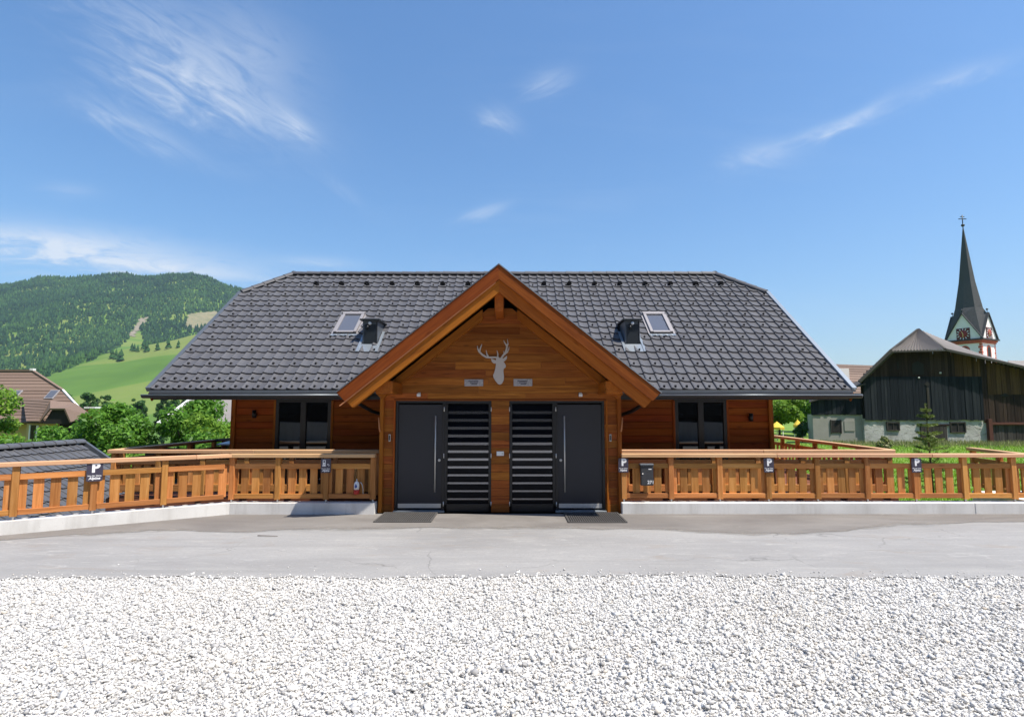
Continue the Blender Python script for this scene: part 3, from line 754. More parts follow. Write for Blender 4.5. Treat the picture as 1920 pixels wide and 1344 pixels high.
for i in range(18):
    z = .0 + i * PH
    for (a, b) in ((HXL, -2.62), (2.17, HXR)):
        segs = [(a, b)]
        for (w0, w1) in wins:
            if a < w0 < b and z > .05 and z + PH < 2.26 + PH:
                if z < 2.24: segs = [(a, w0), (w1, b)]
        for (p, q) in segs: planks_between(p, q, z, HY + .012, core, W_HOUSE)
for i in range(17):
    z = .0 + i * PH
    for x in (HXL + .012, HXR - .012):
        for (y0, y1) in ((HY + .03, 16.4), (16.4, YB - 1.15)):
            bx('plank', (.03, y1 - y0 - .004, PH - .006), (x, (y0 + y1) / 2, z + PH / 2), W_HOUSE, core, bev=.005)
for x in (HXL, HXR): bx('corner_post', (.10, .10, 3.0), (x + (.0 if x < 0 else 0), HY - .012, 1.1), W_BEAM, house)
for (w0, w1) in wins:
    wd = w1 - w0; xm = (w0 + w1) / 2
    w = bx('window', (wd, .05, .06), (xm, HY - .005, 2.21), M_BLACK, house)
    bx('jamb', (.085, .05, 2.18), (w0 + .04, HY - .004, 1.09), M_BLACK, w); bx('jamb', (.085, .05, 2.18), (w1 - .04, HY - .004, 1.09), M_BLACK, w)
    bx('mullion', (.13, .055, 2.18), (xm, HY - .006, 1.09), M_BLACK, w); bx('rail', (wd, .05, .10), (xm, HY - .002, .06), M_BLACK, w)
    for s in (-1, 1): bx('pane', (wd / 2 - .12, .012, 2.06), (xm + s * (wd / 4 + .01), HY + .015, 1.14), M_GLASS, w, bev=0)
    bx('casing', (.05, .035, 2.24), (w0 - .02, HY - .018, 1.10), W_BEAM, w); bx('casing', (.05, .035, 2.24), (w1 + .02, HY - .018, 1.10), W_BEAM, w)

# ------------------------------------------------------------------ entrance porch
PY = 11.45; PXL, PXR = -2.62, 2.165
pcore = prism('porch_wall', [(PXL + .03, 0), (PXR - .03, 0), (PXR - .03, 2.3), (1.85, 2.45), (PXC, 4.15), (-2.35, 2.45), (PXL + .03, 2.3)], PY + .14, PY + .16, 'XZ', M_DARK, house)
for x in (PXL, PXR):
    prism('porch_side', [(PY + .10, 0), (HY - .01, 0), (HY - .01, 2.4), (PY + .10, 2.4)], x - .0, x + (.06 if x < 0 else -.06), 'YZ', W_PORCH, house)
openx = [(-2.33, -.412), (-.052, 1.85)]; DZ = 2.205; BH = .1565
nb = int(4.2 / BH)
def roof_in(x): return PZ0 - .50 - PSL * abs(x - PXC)       # underside of the porch rafters
for i in range(nb):
    z0, z1 = i * BH, (i + 1) * BH - .004
    # inner limits from the gable
    def lim(z): return (PZ0 - .44 - z) / PSL
    if z0 < DZ - .02:
        z1 = min(z1, DZ - .004) if z1 > DZ else z1
        segs = [(PXL + .0, openx[0][0]), (openx[0][1], openx[1][0]), (openx[1][1], PXR)]
    else: segs = [(max(PXL, PXC - lim(z0)), min(PXR, PXC + lim(z0)))]
    for (a, b) in segs:
        cuts = [a]
        if b - a > 1.8:
            x = a + random.uniform(.8, 2.4)
            while x < b - .7: cuts.append(x); x += random.uniform(1.4, 2.8)
        cuts.append(b)
        for j in range(len(cuts) - 1):
            p, q = cuts[j], cuts[j + 1] - .003
            l1 = lim(z1) if z0 > DZ - .02 else 99
            pt, qt = max(p, PXC - l1), min(q, PXC + l1)
            if qt - pt < .03: continue
            xm, zm = (p + q) / 2, (z0 + z1) / 2
            prism('plank', [(p - xm, z0 - zm), (q - xm, z0 - zm), (qt - xm, z1 - zm), (pt - xm, z1 - zm)], 0, .035, 'XZ', W_PORCH, pcore, M=T(xm, PY + random.uniform(-.002, .002), zm))
# corner posts and inner trims
for x, s in ((PXL, 1), (PXR, -1)):
    bx('corner_post', (.075, .12, 2.33), (x + s * .03, PY - .02, 1.165), W_BEAM, house)
    bx('casing', (.035, .05, 2.20), (x + s * (.272), PY - .012, 1.10), W_BEAM, house)
bx('lintel', (4.25, .022, .03), (PXC, PY - .006, DZ + .008), W_FASC, house)
# porch roof
GY = 10.38
proof = mo('porch_roof', [], [], M_TILE, house, T(PXC, GY, 0))
A = Acc()
for s in (-1, 1):
    xf = 2.95; zf = PZ0 - PSL * xf - .02
    yb_r = YE + (PZ0 - ZE) / TP + .1; yb_f = YE + .02
    A.slab([(0, 0, PZ0 - .02), (s * xf, 0, zf), (s * xf, yb_f - GY, zf), (0, yb_r - GY, PZ0 - .02)], .12)
me = fix(mesh('porch_roof', A.V, A.F, M_DARKSHEET)); proof.data = me
for s in (-1, 1):
    def gp(d, dz, y): return (PXC + s * d, y, PZ0 - PSL * d + dz)
    dn = math.sqrt(1 + PSL * PSL)
    xe = 2.945
    # fascia board (upper), rafter beam (lower, set back), inner rafter, edge flashing
    def board(name, d0, d1, ztop, zbot, y0, y1, mat, cut=True):
        """a board following the slope; vertical offsets below the roof line"""
        ang = math.atan(PSL)
        P = [(d0, -PSL * d0 + ztop), (d1, -PSL * d1 + ztop), (d1 + (zbot - ztop) * 0.55 * (1 if cut else 0), -PSL * (d1 + (zbot - ztop) * .55 * (1 if cut else 0)) + zbot), (d0, -PSL * d0 + zbot)]
        # local frame with X along the slope so the grain runs along the board
        c, sn = math.cos(ang), math.sin(ang)
        loc = [(x * c - z * sn, x * sn + z * c) for x, z in P]
        o = prism(name, loc, 0, y1 - y0, 'XZ', mat, proof, M=T(PXC, y0, PZ0) @ (I4 if s > 0 else Matrix.Scale(-1, 4, (1, 0, 0))) @ RY(ang))
        if s < 0:
            # keep positive scale: mirror the mesh instead
            me = o.data
            Mx = T(PXC, y0, PZ0) @ Matrix.Scale(-1, 4, (1, 0, 0)) @ RY(ang); Mp = T(PXC, y0, PZ0) @ RY(-ang)
            me.transform(Mp.inverted() @ Mx); fix(me); o.matrix_basis = Mp; WM_[o.name] = Mp
        return o
    board('fascia_board', .0, xe, -.012, -.285, GY - .03, GY + .015, W_FASC)
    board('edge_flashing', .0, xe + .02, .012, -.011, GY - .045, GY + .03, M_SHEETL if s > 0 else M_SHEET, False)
    board('rafter', .0, xe - .14, -.25, -.52, GY + .018, GY + .13, W_BEAM)
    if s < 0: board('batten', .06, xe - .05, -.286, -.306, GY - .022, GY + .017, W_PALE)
    board('inner_rafter', .35, 2.45, -.40, -.60, PY - .16, PY - .02, W_BEAM)
    for k in range(8):       # soffit boards across the slope
        y0 = GY + .14 + k * .112
        board('soffit_board', .0, 2.90, -.15, -.172, y0, y0 + .108, W_PORCH)
# purlins
bx('ridge_purlin', (.165, PY - GY - .10, .37), (PXC, (PY + GY) / 2 + .05, 4.02), W_BEAM, proof, bev=.012)
for x in (-2.36, 1.885):
    bx('wall_plate', (.31, PY - GY - .12, .235), (x, (PY + GY) / 2 + .06, 2.425), W_BEAM, proof, bev=.012)
# flat gable plate hidden behind the purlin foot and a dark board in the gable
bx('gable_board', (1.25, .012, .14), (-.47, PY - .008, 3.60), W_FASC, house, bev=.003)

# doors and slatted side lights
for side in (0, 1):
    s = 1 if side == 0 else -1
    x0, x1 = openx[side]; w = x1 - x0
    xa = x0 if side == 0 else x1                    # outer edge
    DW = .985
    dc = xa + s * (DW / 2)
    d = bx('door', (DW - .09, .05, 2.06), (dc, PY + .075, 1.085), M_ANTH, house, bev=.004)
    for e in (-1, 1): bx('frame', (.05, .10, DZ - .02), (dc + e * (DW / 2 - .025), PY + .06, (DZ - .02) / 2 + .01), M_BLACK, d)
    bx('frame', (DW, .10, .055), (dc, PY + .061, DZ - .03), M_BLACK, d)
    hx = dc + s * .31
    tube('handle', [(hx, PY - .005, .39), (hx, PY - .005, 1.89)], .014, M_STEEL, d, seg=10)
    for hz in (.55, 1.73): tube('handle_stud', [(hx, PY - .005, hz), (hx, PY + .055, hz)], .009, M_STEEL, d)
    lathe('lock', [(.028, 0), (.028, .010), (.018, .016)], M_STEEL, d, T(dc + s * .385, PY + .048, 1.01) @ RX(rad(90)), 14)
    bx('kick_plate', (DW - .13, .006, .085), (dc, PY + .047, .118), M_STEEL, d, bev=.001)
    bx('threshold', (DW + .02, .16, .035), (dc, PY + .03, .0175), M_SHEETL, d)
    for hz in (.16, 1.1, 2.02): tube('hinge', [(xa + s * (DW - .012), PY - .004, hz - .045), (xa + s * (DW - .012), PY - .004, hz + .045)], .010, M_STEEL, d)
    gx0, gx1 = (x0 + DW, x1) if side == 0 else (x0, x1 - DW)
    gm = (gx0 + gx1) / 2; gw = gx1 - gx0
    sl_ = bx('side_light', (gw, .08, .07), (gm, PY + .06, DZ - .037), M_BLACK, house)
    for e in (-1, 1): bx('frame', (.055, .08, DZ - .075), (gm + e * (gw / 2 - .0275), PY + .061, (DZ - .075) / 2), M_BLACK, sl_)
    bx('frame', (gw, .082, .16), (gm, PY + .062, .08), M_BLACK, sl_)
    bx('pane', (gw - .11, .012, 1.94), (gm, PY + .085, 1.14), M_GLASS_SIDE, sl_, bev=0)
    for k in range(12):
        z = .245 + k * .1555; hgt = .020 + .030 * k / 11 
        bx('frosted_strip', (gw - .12, .004, min(hgt + .012, .055)), (gm, PY + .074, z), M_FROST, sl_, bev=.001)
    for hz in (.16, 1.1, 2.02): tube('hinge', [((gx1 if side == 0 else gx0) - s * .004, PY - .004, hz - .045), ((gx1 if side == 0 else gx0) - s * .004, PY - .004, hz + .045)], .009, M_STEEL, sl_)

# roof windows and ventilation housings
for (xc, yc, nm) in ((-4.14, 14.41, 'left'), (3.71, 14.41, 'right')):
    sc = (yc - YE) / math.cos(PT); Mw = RM @ T(xc - CX, sc, .05)
    w, h = .56, 1.02
    rwn = bx('roof_window', (w, .07, .09), (0, h / 2 - .035, .03), M_FRAMEGREY, roof, Mw)
    bx('frame', (w - .14, .075, .08), (0, -h / 2 + .04, .025), M_FRAMEGREY, rwn, Mw)
    for e in (-1, 1): bx('frame', (.07, h - .06, .085), (e * (w / 2 - .035), -.01, .027), M_FRAMEGREY, rwn, Mw)
    bx('pane', (w - .13, h - .14, .012), (0, -.005, .030), M_GLASS_SKY, rwn, Mw, bev=0)
    bx('top_hood', (w + .03, .06, .05), (0, h / 2 + .02, .055), M_FRAMEGREY, rwn, Mw)
    bx('sill_bar', (w, .03, .05), (0, -h / 2 - .005, .01), M_BLACK, rwn, Mw)
    ap = Acc()
    for k in range(10):
        u0, u1 = -w / 2 - .05 + k * (w + .1) / 10, -w / 2 - .05 + (k + 1) * (w + .1) / 10
        ap.add([(u0, -h / 2 - .02, .02), (u1, -h / 2 - .02, .02), (u1, -h / 2 - .11, .03 if k % 2 else .012), (u0, -h / 2 - .11, .012 if k % 2 else .03)], [(0, 1, 2, 3)])
    ap.make('lead_apron', M_SHEETL, rwn, Mw)
    for e in (-1, 1): bx('side_flashing', (.05, h + .02, .02), (e * (w / 2 + .03), 0, .012), M_FRAMEGREY, rwn, Mw)
for (xl, xr, yb, nm) in ((-3.60, -3.24, 13.60, 'l'), (2.72, 3.08, 13.60, 'r')):
    zb = ZE + TP * (yb - YE); top = zb + .62; xm = (xl + xr) / 2; dpt = .62 / TP + .1
    v = prism('vent_housing', [(yb, zb), (yb, top), (yb + dpt, top), (yb + dpt, top - .02)], xl, xr, 'YZ', M_SHEET, roof)
    bx('cover', (xr - xl + .12, dpt + .05, .035), (xm, yb + dpt / 2 - .06, top + .018), M_DARKSHEET, v)
    bx('front_panel', (xr - xl - .08, .012, .50), (xm, yb - .008, zb + .28), M_DARKSHEET, v, bev=.003)
    bx('trim', (.02, .022, .58), (xr - .02, yb - .010, zb + .30), M_BLACK, v)
    lathe('round_lamp', [(.04, 0), (.04, .03), (.025, .05)], M_WHITE, v, T(xm - .0, yb - .012, top - .07) @ RX(rad(90)), 14)
    tube('lamp_arm', [(xm - .05, yb - .02, top - .12), (xm - .06, yb - .05, top - .2)], .03, M_BLACK, v)
    sb = (yb - YE) / math.cos(PT)
    bx('base_flashing', (xr - xl + .14, .34, .012), (xm - CX, sb - .17, .052), M_SHEETL, v, RM, bev=.002)
    for e in (-1, 1): bx('side_flashing', (.06, .95, .03), (xm - CX + e * ((xr - xl) / 2 + .05), sb + .12, .058), M_SHEETL, v, RM, bev=.002)

# terrace decks around the house
for (x0, x1, nm) in ((-8.45, -2.70, 'left'), (2.25, 8.05, 'right')):
    dk = thing('terrace_deck', ((x0 + x1) / 2, 12.6, .1), f'reddish brown plank terrace deck along the {nm} half of the chalet', 'deck')
    bx('fascia', (x1 - x0, .03, .34), ((x0 + x1) / 2, 12.07, .01), W_DECK, dk)
    for k in range(7): bx('plank', (x1 - x0, .148, .028), ((x0 + x1) / 2, 12.17 + k * .153, .18), W_DECK, dk)
    for k in range(50):
        y = 13.30 + k * .153
        if nm == 'right': xe_ = 8.05 + (y - 12.15) * .099; bx('plank', (xe_ - 6.0, .148, .028), ((xe_ + 6.0) / 2, y, .18), W_DECK, dk)
        else: bx('plank', (1.98, .148, .028), (-7.46, y, .18), W_DECK, dk)
    bx('joist', (x1 - x0, .12, .30), ((x0 + x1) / 2, 12.2, -.02), W_DECK, dk)

# ================================================================== CONCRETE WALLS
def wall_poly(name, pts, z0, z1, label):
    t = thing(name, (sum(p[0] for p in pts) / len(pts), sum(p[1] for p in pts) / len(pts), 0), label, 'wall')
    return t
RWT = .215
t = thing('concrete_wall', (7, 11.37, 0), 'low pale concrete wall right of the entrance, under the railing', 'wall')
for (a, b) in ((2.135, 8.98), (8.985, 16.0)):
    bx('wall_section', (b - a, .27, 3.2), ((a + b) / 2, 11.385, RWT - 1.6), M_CONC, t, bev=.012)
t = thing('concrete_wall', (-5.4, 11.3, 0), 'low pale concrete wall left of the entrance, bending towards the road', 'wall')
bn = Vector((-.559, .829)); TH = .27
corner_f = Vector((-5.45, 11.20))
half = math.tan((math.atan2(-.559, -.829) % (2 * math.pi) - math.pi) / 2)
p0 = (-2.66, 11.20); p1 = (-2.66, 11.20 + TH)
off = TH * half
cb = (corner_f.x - off * 1.0, 11.20 + TH)       # back corner (mitred)
# mitre: intersection of the two back faces
tt = (11.20 + TH - (corner_f.y + bn.y * TH)) / WD.y; cb = (corner_f.x + bn.x * TH + WD.x * tt, 11.20 + TH)
prism('wall_section', [p0, p1, cb, tuple(corner_f)], -3.0, RWT, 'XY', M_CONC, t)
e0 = wl_pt(12.0); e1 = wl_pt(12.0, TH)
prism('wall_section', [(corner_f.x - .002, corner_f.y), (cb[0] - .002, cb[1]), tuple(e1), tuple(e0)], -3.0, RWT, 'XY', M_CONC, t)

# ================================================================== RAILINGS
def railing(name, p, q, z0, label, posts, front=1, group=None, top=.935, low=(.075, .165), mid=(.645, .745), ends=(.0, .0), feet=True, pitch=.215, bw=.142, hw=.16, ext=(.05, .05), hmat=None, bays=None, nopost=()):
    """posts: distances along p->q; local x along the run, local y towards the side away from the viewer"""
    p, q = Vector(p), Vector(q); d = q - p; L = d.length; ang = math.atan2(d.y, d.x)
    t = thing(name, (p.x, p.y, z0), label, 'railing', group)
    Mr = T(p.x, p.y, z0) @ RZ(ang)
    for x in posts:
        if x in nopost: continue
        bx('post', (.10, .10, top - .075 - .055), (x, 0, .055 + (top - .075 - .055) / 2), W_RAIL, t, Mr @ T(0, 0, 0), bev=.006)
        if feet: bx('post_foot', (.03, .03, .07), (x, 0, .028), M_GALV, t, Mr, bev=.002)
    a, b = -ext[0], L + ext[1]; x = a
    while x < b - .01:
        Ln = min(3.05, b - x)
        if b - (x + Ln) < .6: Ln = b - x
        bx('handrail', (Ln - .003, hw, .072), (x + Ln / 2, -.012, top - .036), hmat or W_TOP, t, Mr, bev=.008); x += Ln
    allp = sorted(posts)
    for u, v in zip(allp[:-1], allp[1:]):
        if bays is not None and allp.index(u) not in bays: continue
        g = v - u
        for (za, zb) in (low, mid):
            bx('rail', (g - .103, .04, zb - za), ((u + v) / 2, -front * .012, (za + zb) / 2), W_RAIL, t, Mr, bev=.005)
        n = max(3, int(round(g / pitch)) + (0 if int(round(g / pitch)) % 2 else 1)); stp = g / (n - .52) if n > 3 else pitch
        stp = pitch if abs(g - .96) < .12 else g / 4.46
        for k in range(-2, 3):
            w = bw
            cxm = (u + v) / 2 + k * stp
            lo, hi = cxm - w / 2, cxm + w / 2
            if k == -2: lo = max(lo, u + .0)
            if k == 2: hi = min(hi, v - .0)
            bx('baluster', (hi - lo, .024, .60 + random.uniform(-.004, .004)), ((lo + hi) / 2 + random.uniform(-.004, .004), front * .021 + front * .0, .41), W_RAIL, t, Mr, RY(random.uniform(-.006, .006)), bev=.004)
    return t
ZT = RWT
fr_posts = [2.20, 3.13, 4.087, 5.042, 6.009, 6.986, 7.942, 8.908, 9.875, 10.84, 11.8, 12.76]
railing('timber_railing', (2.20, 11.385), (12.76, 11.385), ZT, 'front timber railing right of the entrance, on the straight low wall', [x - 2.20 for x in fr_posts])
railing('timber_railing', (-5.48, 11.325), (-2.72, 11.325), ZT, 'front timber railing with bottle, left of the entrance', [.0, .90, 1.845, 2.76], ext=(.09, .04))
pA = wl_pt(.0, .13); pB = wl_pt(6.6, .13); PA_ = [6.6 - a for a in (.05, 1.10, 2.15, 3.2, 4.25, 5.3, 6.35)]
railing('timber_railing', tuple(pB), tuple(pA), ZT, 'timber railing on the angled wall, running to the left picture edge', PA_, ext=(.1, .02), pitch=.225, nopost=(PA_[0],))
RK = dict(top=.985, low=(.13, .27), mid=(.68, .78), feet=False)
railing('timber_railing', (2.30, 12.05), (7.92, 12.05), .195, 'rear timber railing on the right terrace, behind the front one', [.05, .98, 1.91, 2.83, 3.76, 4.68, 5.58], ext=(.12, .06), **RK)
railing('timber_railing', (7.98, 12.15), (8.75, 19.9), .195, 'timber railing running back along the right edge of the terrace', [.1, 1.3, 2.5, 3.7, 4.9, 6.1, 7.5], **RK)
railing('timber_railing', (-8.36, 12.05), (-2.75, 12.05), .195, 'rear timber railing on the left terrace, behind the front one', [.05, .98, 1.91, 2.83, 3.76, 4.68, 5.55], ext=(.06, .02), **RK)
railing('timber_railing', (-8.40, 19.9), (-8.40, 12.15), .195, 'timber railing running back along the left edge of the terrace', [.1, 1.3, 2.5, 3.7, 4.9, 6.1, 7.5], **RK)
railing('timber_railing', (10.95, 13.7), (10.50, 11.62), .15, 'short timber railing at the far right, leading back from the wall', [.05, 1.05, 2.05], top=.97, feet=False)
bx_o = bx('concrete_landing', (3.2, 2.0, .5), (12.4, 12.6, -.13), M_CONC, None, bev=.01); tag(bx_o, 'grey concrete landing beyond the far right railing', 'landing')

# ================================================================== SIGNS, MAILBOX, BOTTLE
FACE = RX(rad(90))                # text plane facing -Y
def parking_sign(x, y, zc, rz, label, charge=False, sc=.80):
    t = thing('parking_sign', (x, y, zc - .17), label, 'sign', None, rz)
    M = T(x, y, zc) @ RZ(rz) @ Matrix.Scale(sc, 4)
    c = .02; w, h = .245, .345
    pl = []
    for (cx, cz, a0) in ((w / 2 - c, h / 2 - c, 0), (-w / 2 + c, h / 2 - c, 90), (-w / 2 + c, -h / 2 + c, 180), (w / 2 - c, -h / 2 + c, 270)):
        for k in range(4): a = rad(a0 + 30 * k); pl.append((cx + c * math.cos(a), cz + c * math.sin(a)))
    prism('plate', pl, -.006, .004, 'XZ', M_SIGN, t, M)
    if not charge: text_part('letter', 'P', .235, M @ T(.012, -.0075, .068) @ FACE, M_INK, t, bold=.011)
    else:
        A = Acc()
        A.prism([(-.075, .135), (-.005, .135), (-.005, .119), (-.075, .119)], -.0085, -.006, 'XZ')
        A.prism([(-.075, .118), (-.060, .118), (-.060, .075), (-.075, .075)], -.0085, -.006, 'XZ'); A.prism([(-.020, .118), (-.005, .118), (-.005, .075), (-.020, .075)], -.0085, -.006, 'XZ')
        A.prism([(-.075, .074), (-.005, .074), (-.005, .045), (-.040, .045), (-.048, .030), (-.075, .030)], -.0085, -.006, 'XZ'); A.prism([(-.030, .038), (-.005, .040), (-.005, .0), (-.085, -.002), (-.082, .020), (-.050, .022)], -.0092, -.006, 'XZ')
        A.prism([(-.085, -.003), (.002, -.003), (.002, -.016), (-.085, -.016)], -.0085, -.006, 'XZ')
        A.prism([(.030, .050), (.060, .035), (.085, .030), (.060, .020), (.030, .012), (.042, .030)], -.0085, -.006, 'XZ')
        V, F = tube_data([(.070, -.0075, .025), (.088, -.0075, .010), (.080, -.0075, -.008), (.060, -.0075, -.006)], .004, 6); A.add(V, F)
        A.make('charging_symbol', M_INK, t, M)
    text_part('lettering', 'Nur für Gäste', .036, M @ T(0, -.0072, -.072) @ FACE, M_INK, t, bold=.0006)
    text_part('lettering', 'Alpine', .066, M @ T(0, -.0072, -.118) @ FACE, M_INK, t, bold=.0022, shear=.25)
    return t
parking_sign(2.185, 11.318, .925, 0, 'dark parking sign beside the mailbox, next to the entrance')
parking_sign(5.042, 11.318, .925, 0, 'dark parking sign on the right railing below the wall lamp')
parking_sign(7.942, 11.318, .925, 0, 'dark parking sign on the right railing in front of the small spruce')
parking_sign(-5.48 + 1.845, 11.258, .925, 0, 'dark electric charging sign with a plug symbol left of the entrance', True)
sp = wl_pt(2.15, .13 - .068); parking_sign(sp.x, sp.y, .935, math.atan2(.559, .829), 'dark parking sign on the angled left railing, before the garage roof', sc=.95)

mb = thing('mailbox', (2.62, 11.30, .54), 'dark grey mailbox numbered 271 on the railing right of the entrance', 'mailbox')
bx('body', (.245, .10, .385), (2.635, 11.30, .735), M_MAIL, mb, bev=.006)
bx('lid', (.262, .13, .035), (2.63, 11.292, .945), M_SHEET, mb, bev=.004)
bx('door_panel', (.228, .006, .335), (2.635, 11.247, .725), M_MAIL, mb, bev=.002)
bx('name_label', (.06, .004, .016), (2.69, 11.2425, .858), M_INK, mb, bev=0)
tube('lock', [(2.545, 11.245, .765), (2.545, 11.236, .765)], .014, M_STEEL, mb, seg=10)
text_part('house_number', '271', .088, T(2.70, 11.2425, .605) @ FACE, M_INK, mb, bold=.002)

bo = thing('spray_bottle', (-3.02, 11.26, .37), 'small white bottle with blue drop and red base on the left railing', 'bottle')
Mb = T(-3.02, 11.24, .385)
lathe('shell', [(.050, .085), (.052, .15), (.050, .19), (.040, .22), (.020, .238), (.012, .245)], M_WHITE, bo, Mb)
lathe('base', [(.048, 0), (.055, .008), (.055, .08), (.051, .0848)], M_RED, bo, Mb)
lathe('cap', [(.012, .2455), (.014, .26), (.010, .285), (.004, .29)], M_GALV, bo, Mb, 12)
prism('drop_mark', [(0, .20), (.018, .165), (.024, .145), (.018, .125), (0, .118), (-.018, .125), (-.024, .145), (-.018, .165)], -.058, -.050, 'XZ', M_BLUE, bo, Mb)
tube('hose', [(.06, .0, .22), (.085, 0, .215), (.11, 0, .17), (.125, 0, .09), (.128, 0, .0)], .008, M_GALV, bo, Mb)

# ================================================================== DECORATION ON THE PORCH
def dz(u, v): px, py = 860 + u / 11.2, 620 + v / 11.2; return (-.723 + (px - 893) * .01079, 3.422 - (py - 637) * .01081)
deer = thing('deer_ornament', (-.25, 11.42, 2.51), 'flat grey metal stag head with antlers on the porch gable', 'ornament')
Y0, Y1 = PY - .030, PY - .018
prism('head', [dz(*p) for p in ((790, 585), (860, 575), (930, 585), (948, 605), (942, 655), (975, 700), (993, 740), (986, 775), (945, 802), (940, 860), (953, 960), (946, 1040), (912, 1108), (870, 1133), (830, 1120), (770, 1050), (737, 990), (724, 940), (748, 885), (772, 800), (785, 700), (780, 640))], Y0, Y1, 'XZ', M_DEER, deer)
prism('ear', [dz(*p) for p in ((676, 585), (725, 600), (800, 635), (800, 690), (740, 692), (700, 660))], Y0 - .002, Y1, 'XZ', M_DEER, deer)
prism('ear', [dz(*p) for p in ((915, 625), (945, 580), (1018, 525), (1012, 590), (965, 642), (930, 655))], Y0 - .002, Y1, 'XZ', M_DEER, deer)
def stroke(acc, pts, y0, y1):
    P = [Vector(dz(u, v)) for u, v, _ in pts]; Wd = [w / 11.2 * .0108 for *_, w in pts]; Lf, Rt = [], []
    for i, p in enumerate(P):
        d = (P[min(i + 1, len(P) - 1)] - P[max(i - 1, 0)]).normalized(); n = Vector((-d.y, d.x)); Lf.append(p + n * Wd[i] / 2); Rt.append(p - n * Wd[i] / 2)
    n = len(P); V = [(a.x, y, a.y) for y in (y0, y1) for a in Lf + Rt]; F = []
    for k in (0, 2 * n):
        for i in range(n - 1): F.append((k + i, k + i + 1, k + n + i + 1, k + n + i))
    for i in range(n - 1):
        F.append((i, i + 1, 2 * n + i + 1, 2 * n + i)); F.append((n + i, n + i + 1, 3 * n + i + 1, 3 * n + i))
    F.append((0, n, 3 * n, 2 * n)); F.append((n - 1, 2 * n - 1, 4 * n - 1, 3 * n - 1)); acc.add(V, F)
A = Acc()
stroke(A, [(850, 578, 34), (760, 562, 34), (640, 566, 36), (585, 560, 38), (500, 510, 38), (430, 440, 36), (404, 385, 24), (393, 318, 8)], Y0 - .004, Y1)
stroke(A, [(440, 440, 34), (458, 370, 28), (475, 325, 22), (490, 285, 8)], Y0 - .006, Y1)
stroke(A, [(625, 560, 40), (592, 490, 26), (577, 410, 8)], Y0 - .006, Y1)
stroke(A, [(818, 570, 34), (824, 490, 26), (806, 420, 10)], Y0 - .006, Y1)
A.make('antler', M_DEER, deer)
A = Acc()
stroke(A, [(890, 590, 36), (930, 530, 38), (980, 470, 40), (1005, 400, 36), (1015, 330, 36), (985, 280, 26), (962, 250, 20), (945, 205, 8)], Y0 - .004, Y1)
stroke(A, [(1012, 340, 34), (1036, 280, 24), (1022, 185, 8)], Y0 - .006, Y1)
stroke(A, [(960, 505, 34), (1025, 450, 26), (1052, 390, 18), (1060, 340, 8)], Y0 - .006, Y1)
stroke(A, [(955, 500, 20), (944, 430, 8)], Y0 - .007, Y1)
A.make('antler', M_DEER, deer)
for (x0, x1, z0, z1, nm) in ((-.956, -.579, 2.482, 2.621, 'left'), (.032, .408, 2.482, 2.629, 'right')):
    t = thing('name_plaque', ((x0 + x1) / 2, PY - .02, z0), f'small weathered grey name plaque {nm} of the stag head', 'plaque')
    bx('plate', (x1 - x0, .014, z1 - z0), ((x0 + x1) / 2, PY - .012, (z0 + z1) / 2), M_CARD, t)
    for k in range(3): bx('lettering', (.20 - .04 * k, .002, .016), ((x0 + x1) / 2 + .01 * (k - 1), PY - .0205, (z0 + z1) / 2 + .03 - .03 * k), M_SIGN, t, bev=0)
    for e in (-1, 1): tube('screw', [((x0 + x1) / 2 + e * .17, PY - .019, (z0 + z1) / 2), ((x0 + x1) / 2 + e * .17, PY - .022, (z0 + z1) / 2)], .006, M_STEEL, t)
for (x, nm) in ((-1.864, 'left'), (1.371, 'right')):
    t = thing('wall_lamp', (x, PY - .05, 2.26), f'small square steel lamp above the {nm} entrance door', 'lamp')
    bx('back_plate', (.06, .012, .085), (x, PY - .007, 2.315), M_GALV, t); bx('shade', (.07, .07, .055), (x, PY - .048, 2.30), M_WHITE, t, bev=.004)
t = thing('doorbell', (-.234, PY - .01, 1.12), 'white doorbell plate on the pillar between the doors', 'doorbell')
bx('plate', (.145, .018, .085), (-.234, PY - .011, 1.145), M_WHITE, t); bx('button', (.03, .006, .03), (-.19, PY - .022, 1.145), M_GALV, t)
for (x, nm) in ((-2.44, 'left'), (1.962, 'right')):
    t = thing('card_reader', (x, PY - .01, 1.39), f'narrow steel card reader on the {nm} porch post', 'card reader')
    bx('frame', (.045, .016, .145), (x, PY - .010, 1.455), M_GALV, t, bev=.006); bx('slot', (.022, .006, .10), (x, PY - .0195, 1.455), M_BLACK, t)
for (x, nm) in ((PXL + .005, 'left'), (PXR - .005, 'right')):
    t = thing('hook_bracket', (x, PY - .09, 1.6), f'pale wooden peg on the outer {nm} porch corner', 'peg')
    s = -1 if x < 0 else 1
    tube('peg', [(x, PY - .082, 1.58), (x + s * .01, PY - .10, 1.64), (x + s * .03, PY - .115, 1.86)], [.018, .016, .012], W_PALE['Z'], t)
for (x, z, nm) in ((-5.91, 1.915, 'left'), (5.477, 1.84, 'right')):
    t = thing('facade_lamp', (x, HY - .06, z - .1), f'small dark cylinder lamp on the {nm} end of the facade', 'lamp')
    tube('tube', [(x, HY - .09, z - .09), (x, HY - .09, z + .09)], .045, M_BLACK, t, seg=14); bx('bracket', (.05, .08, .06), (x, HY - .04, z), M_BLACK, t)

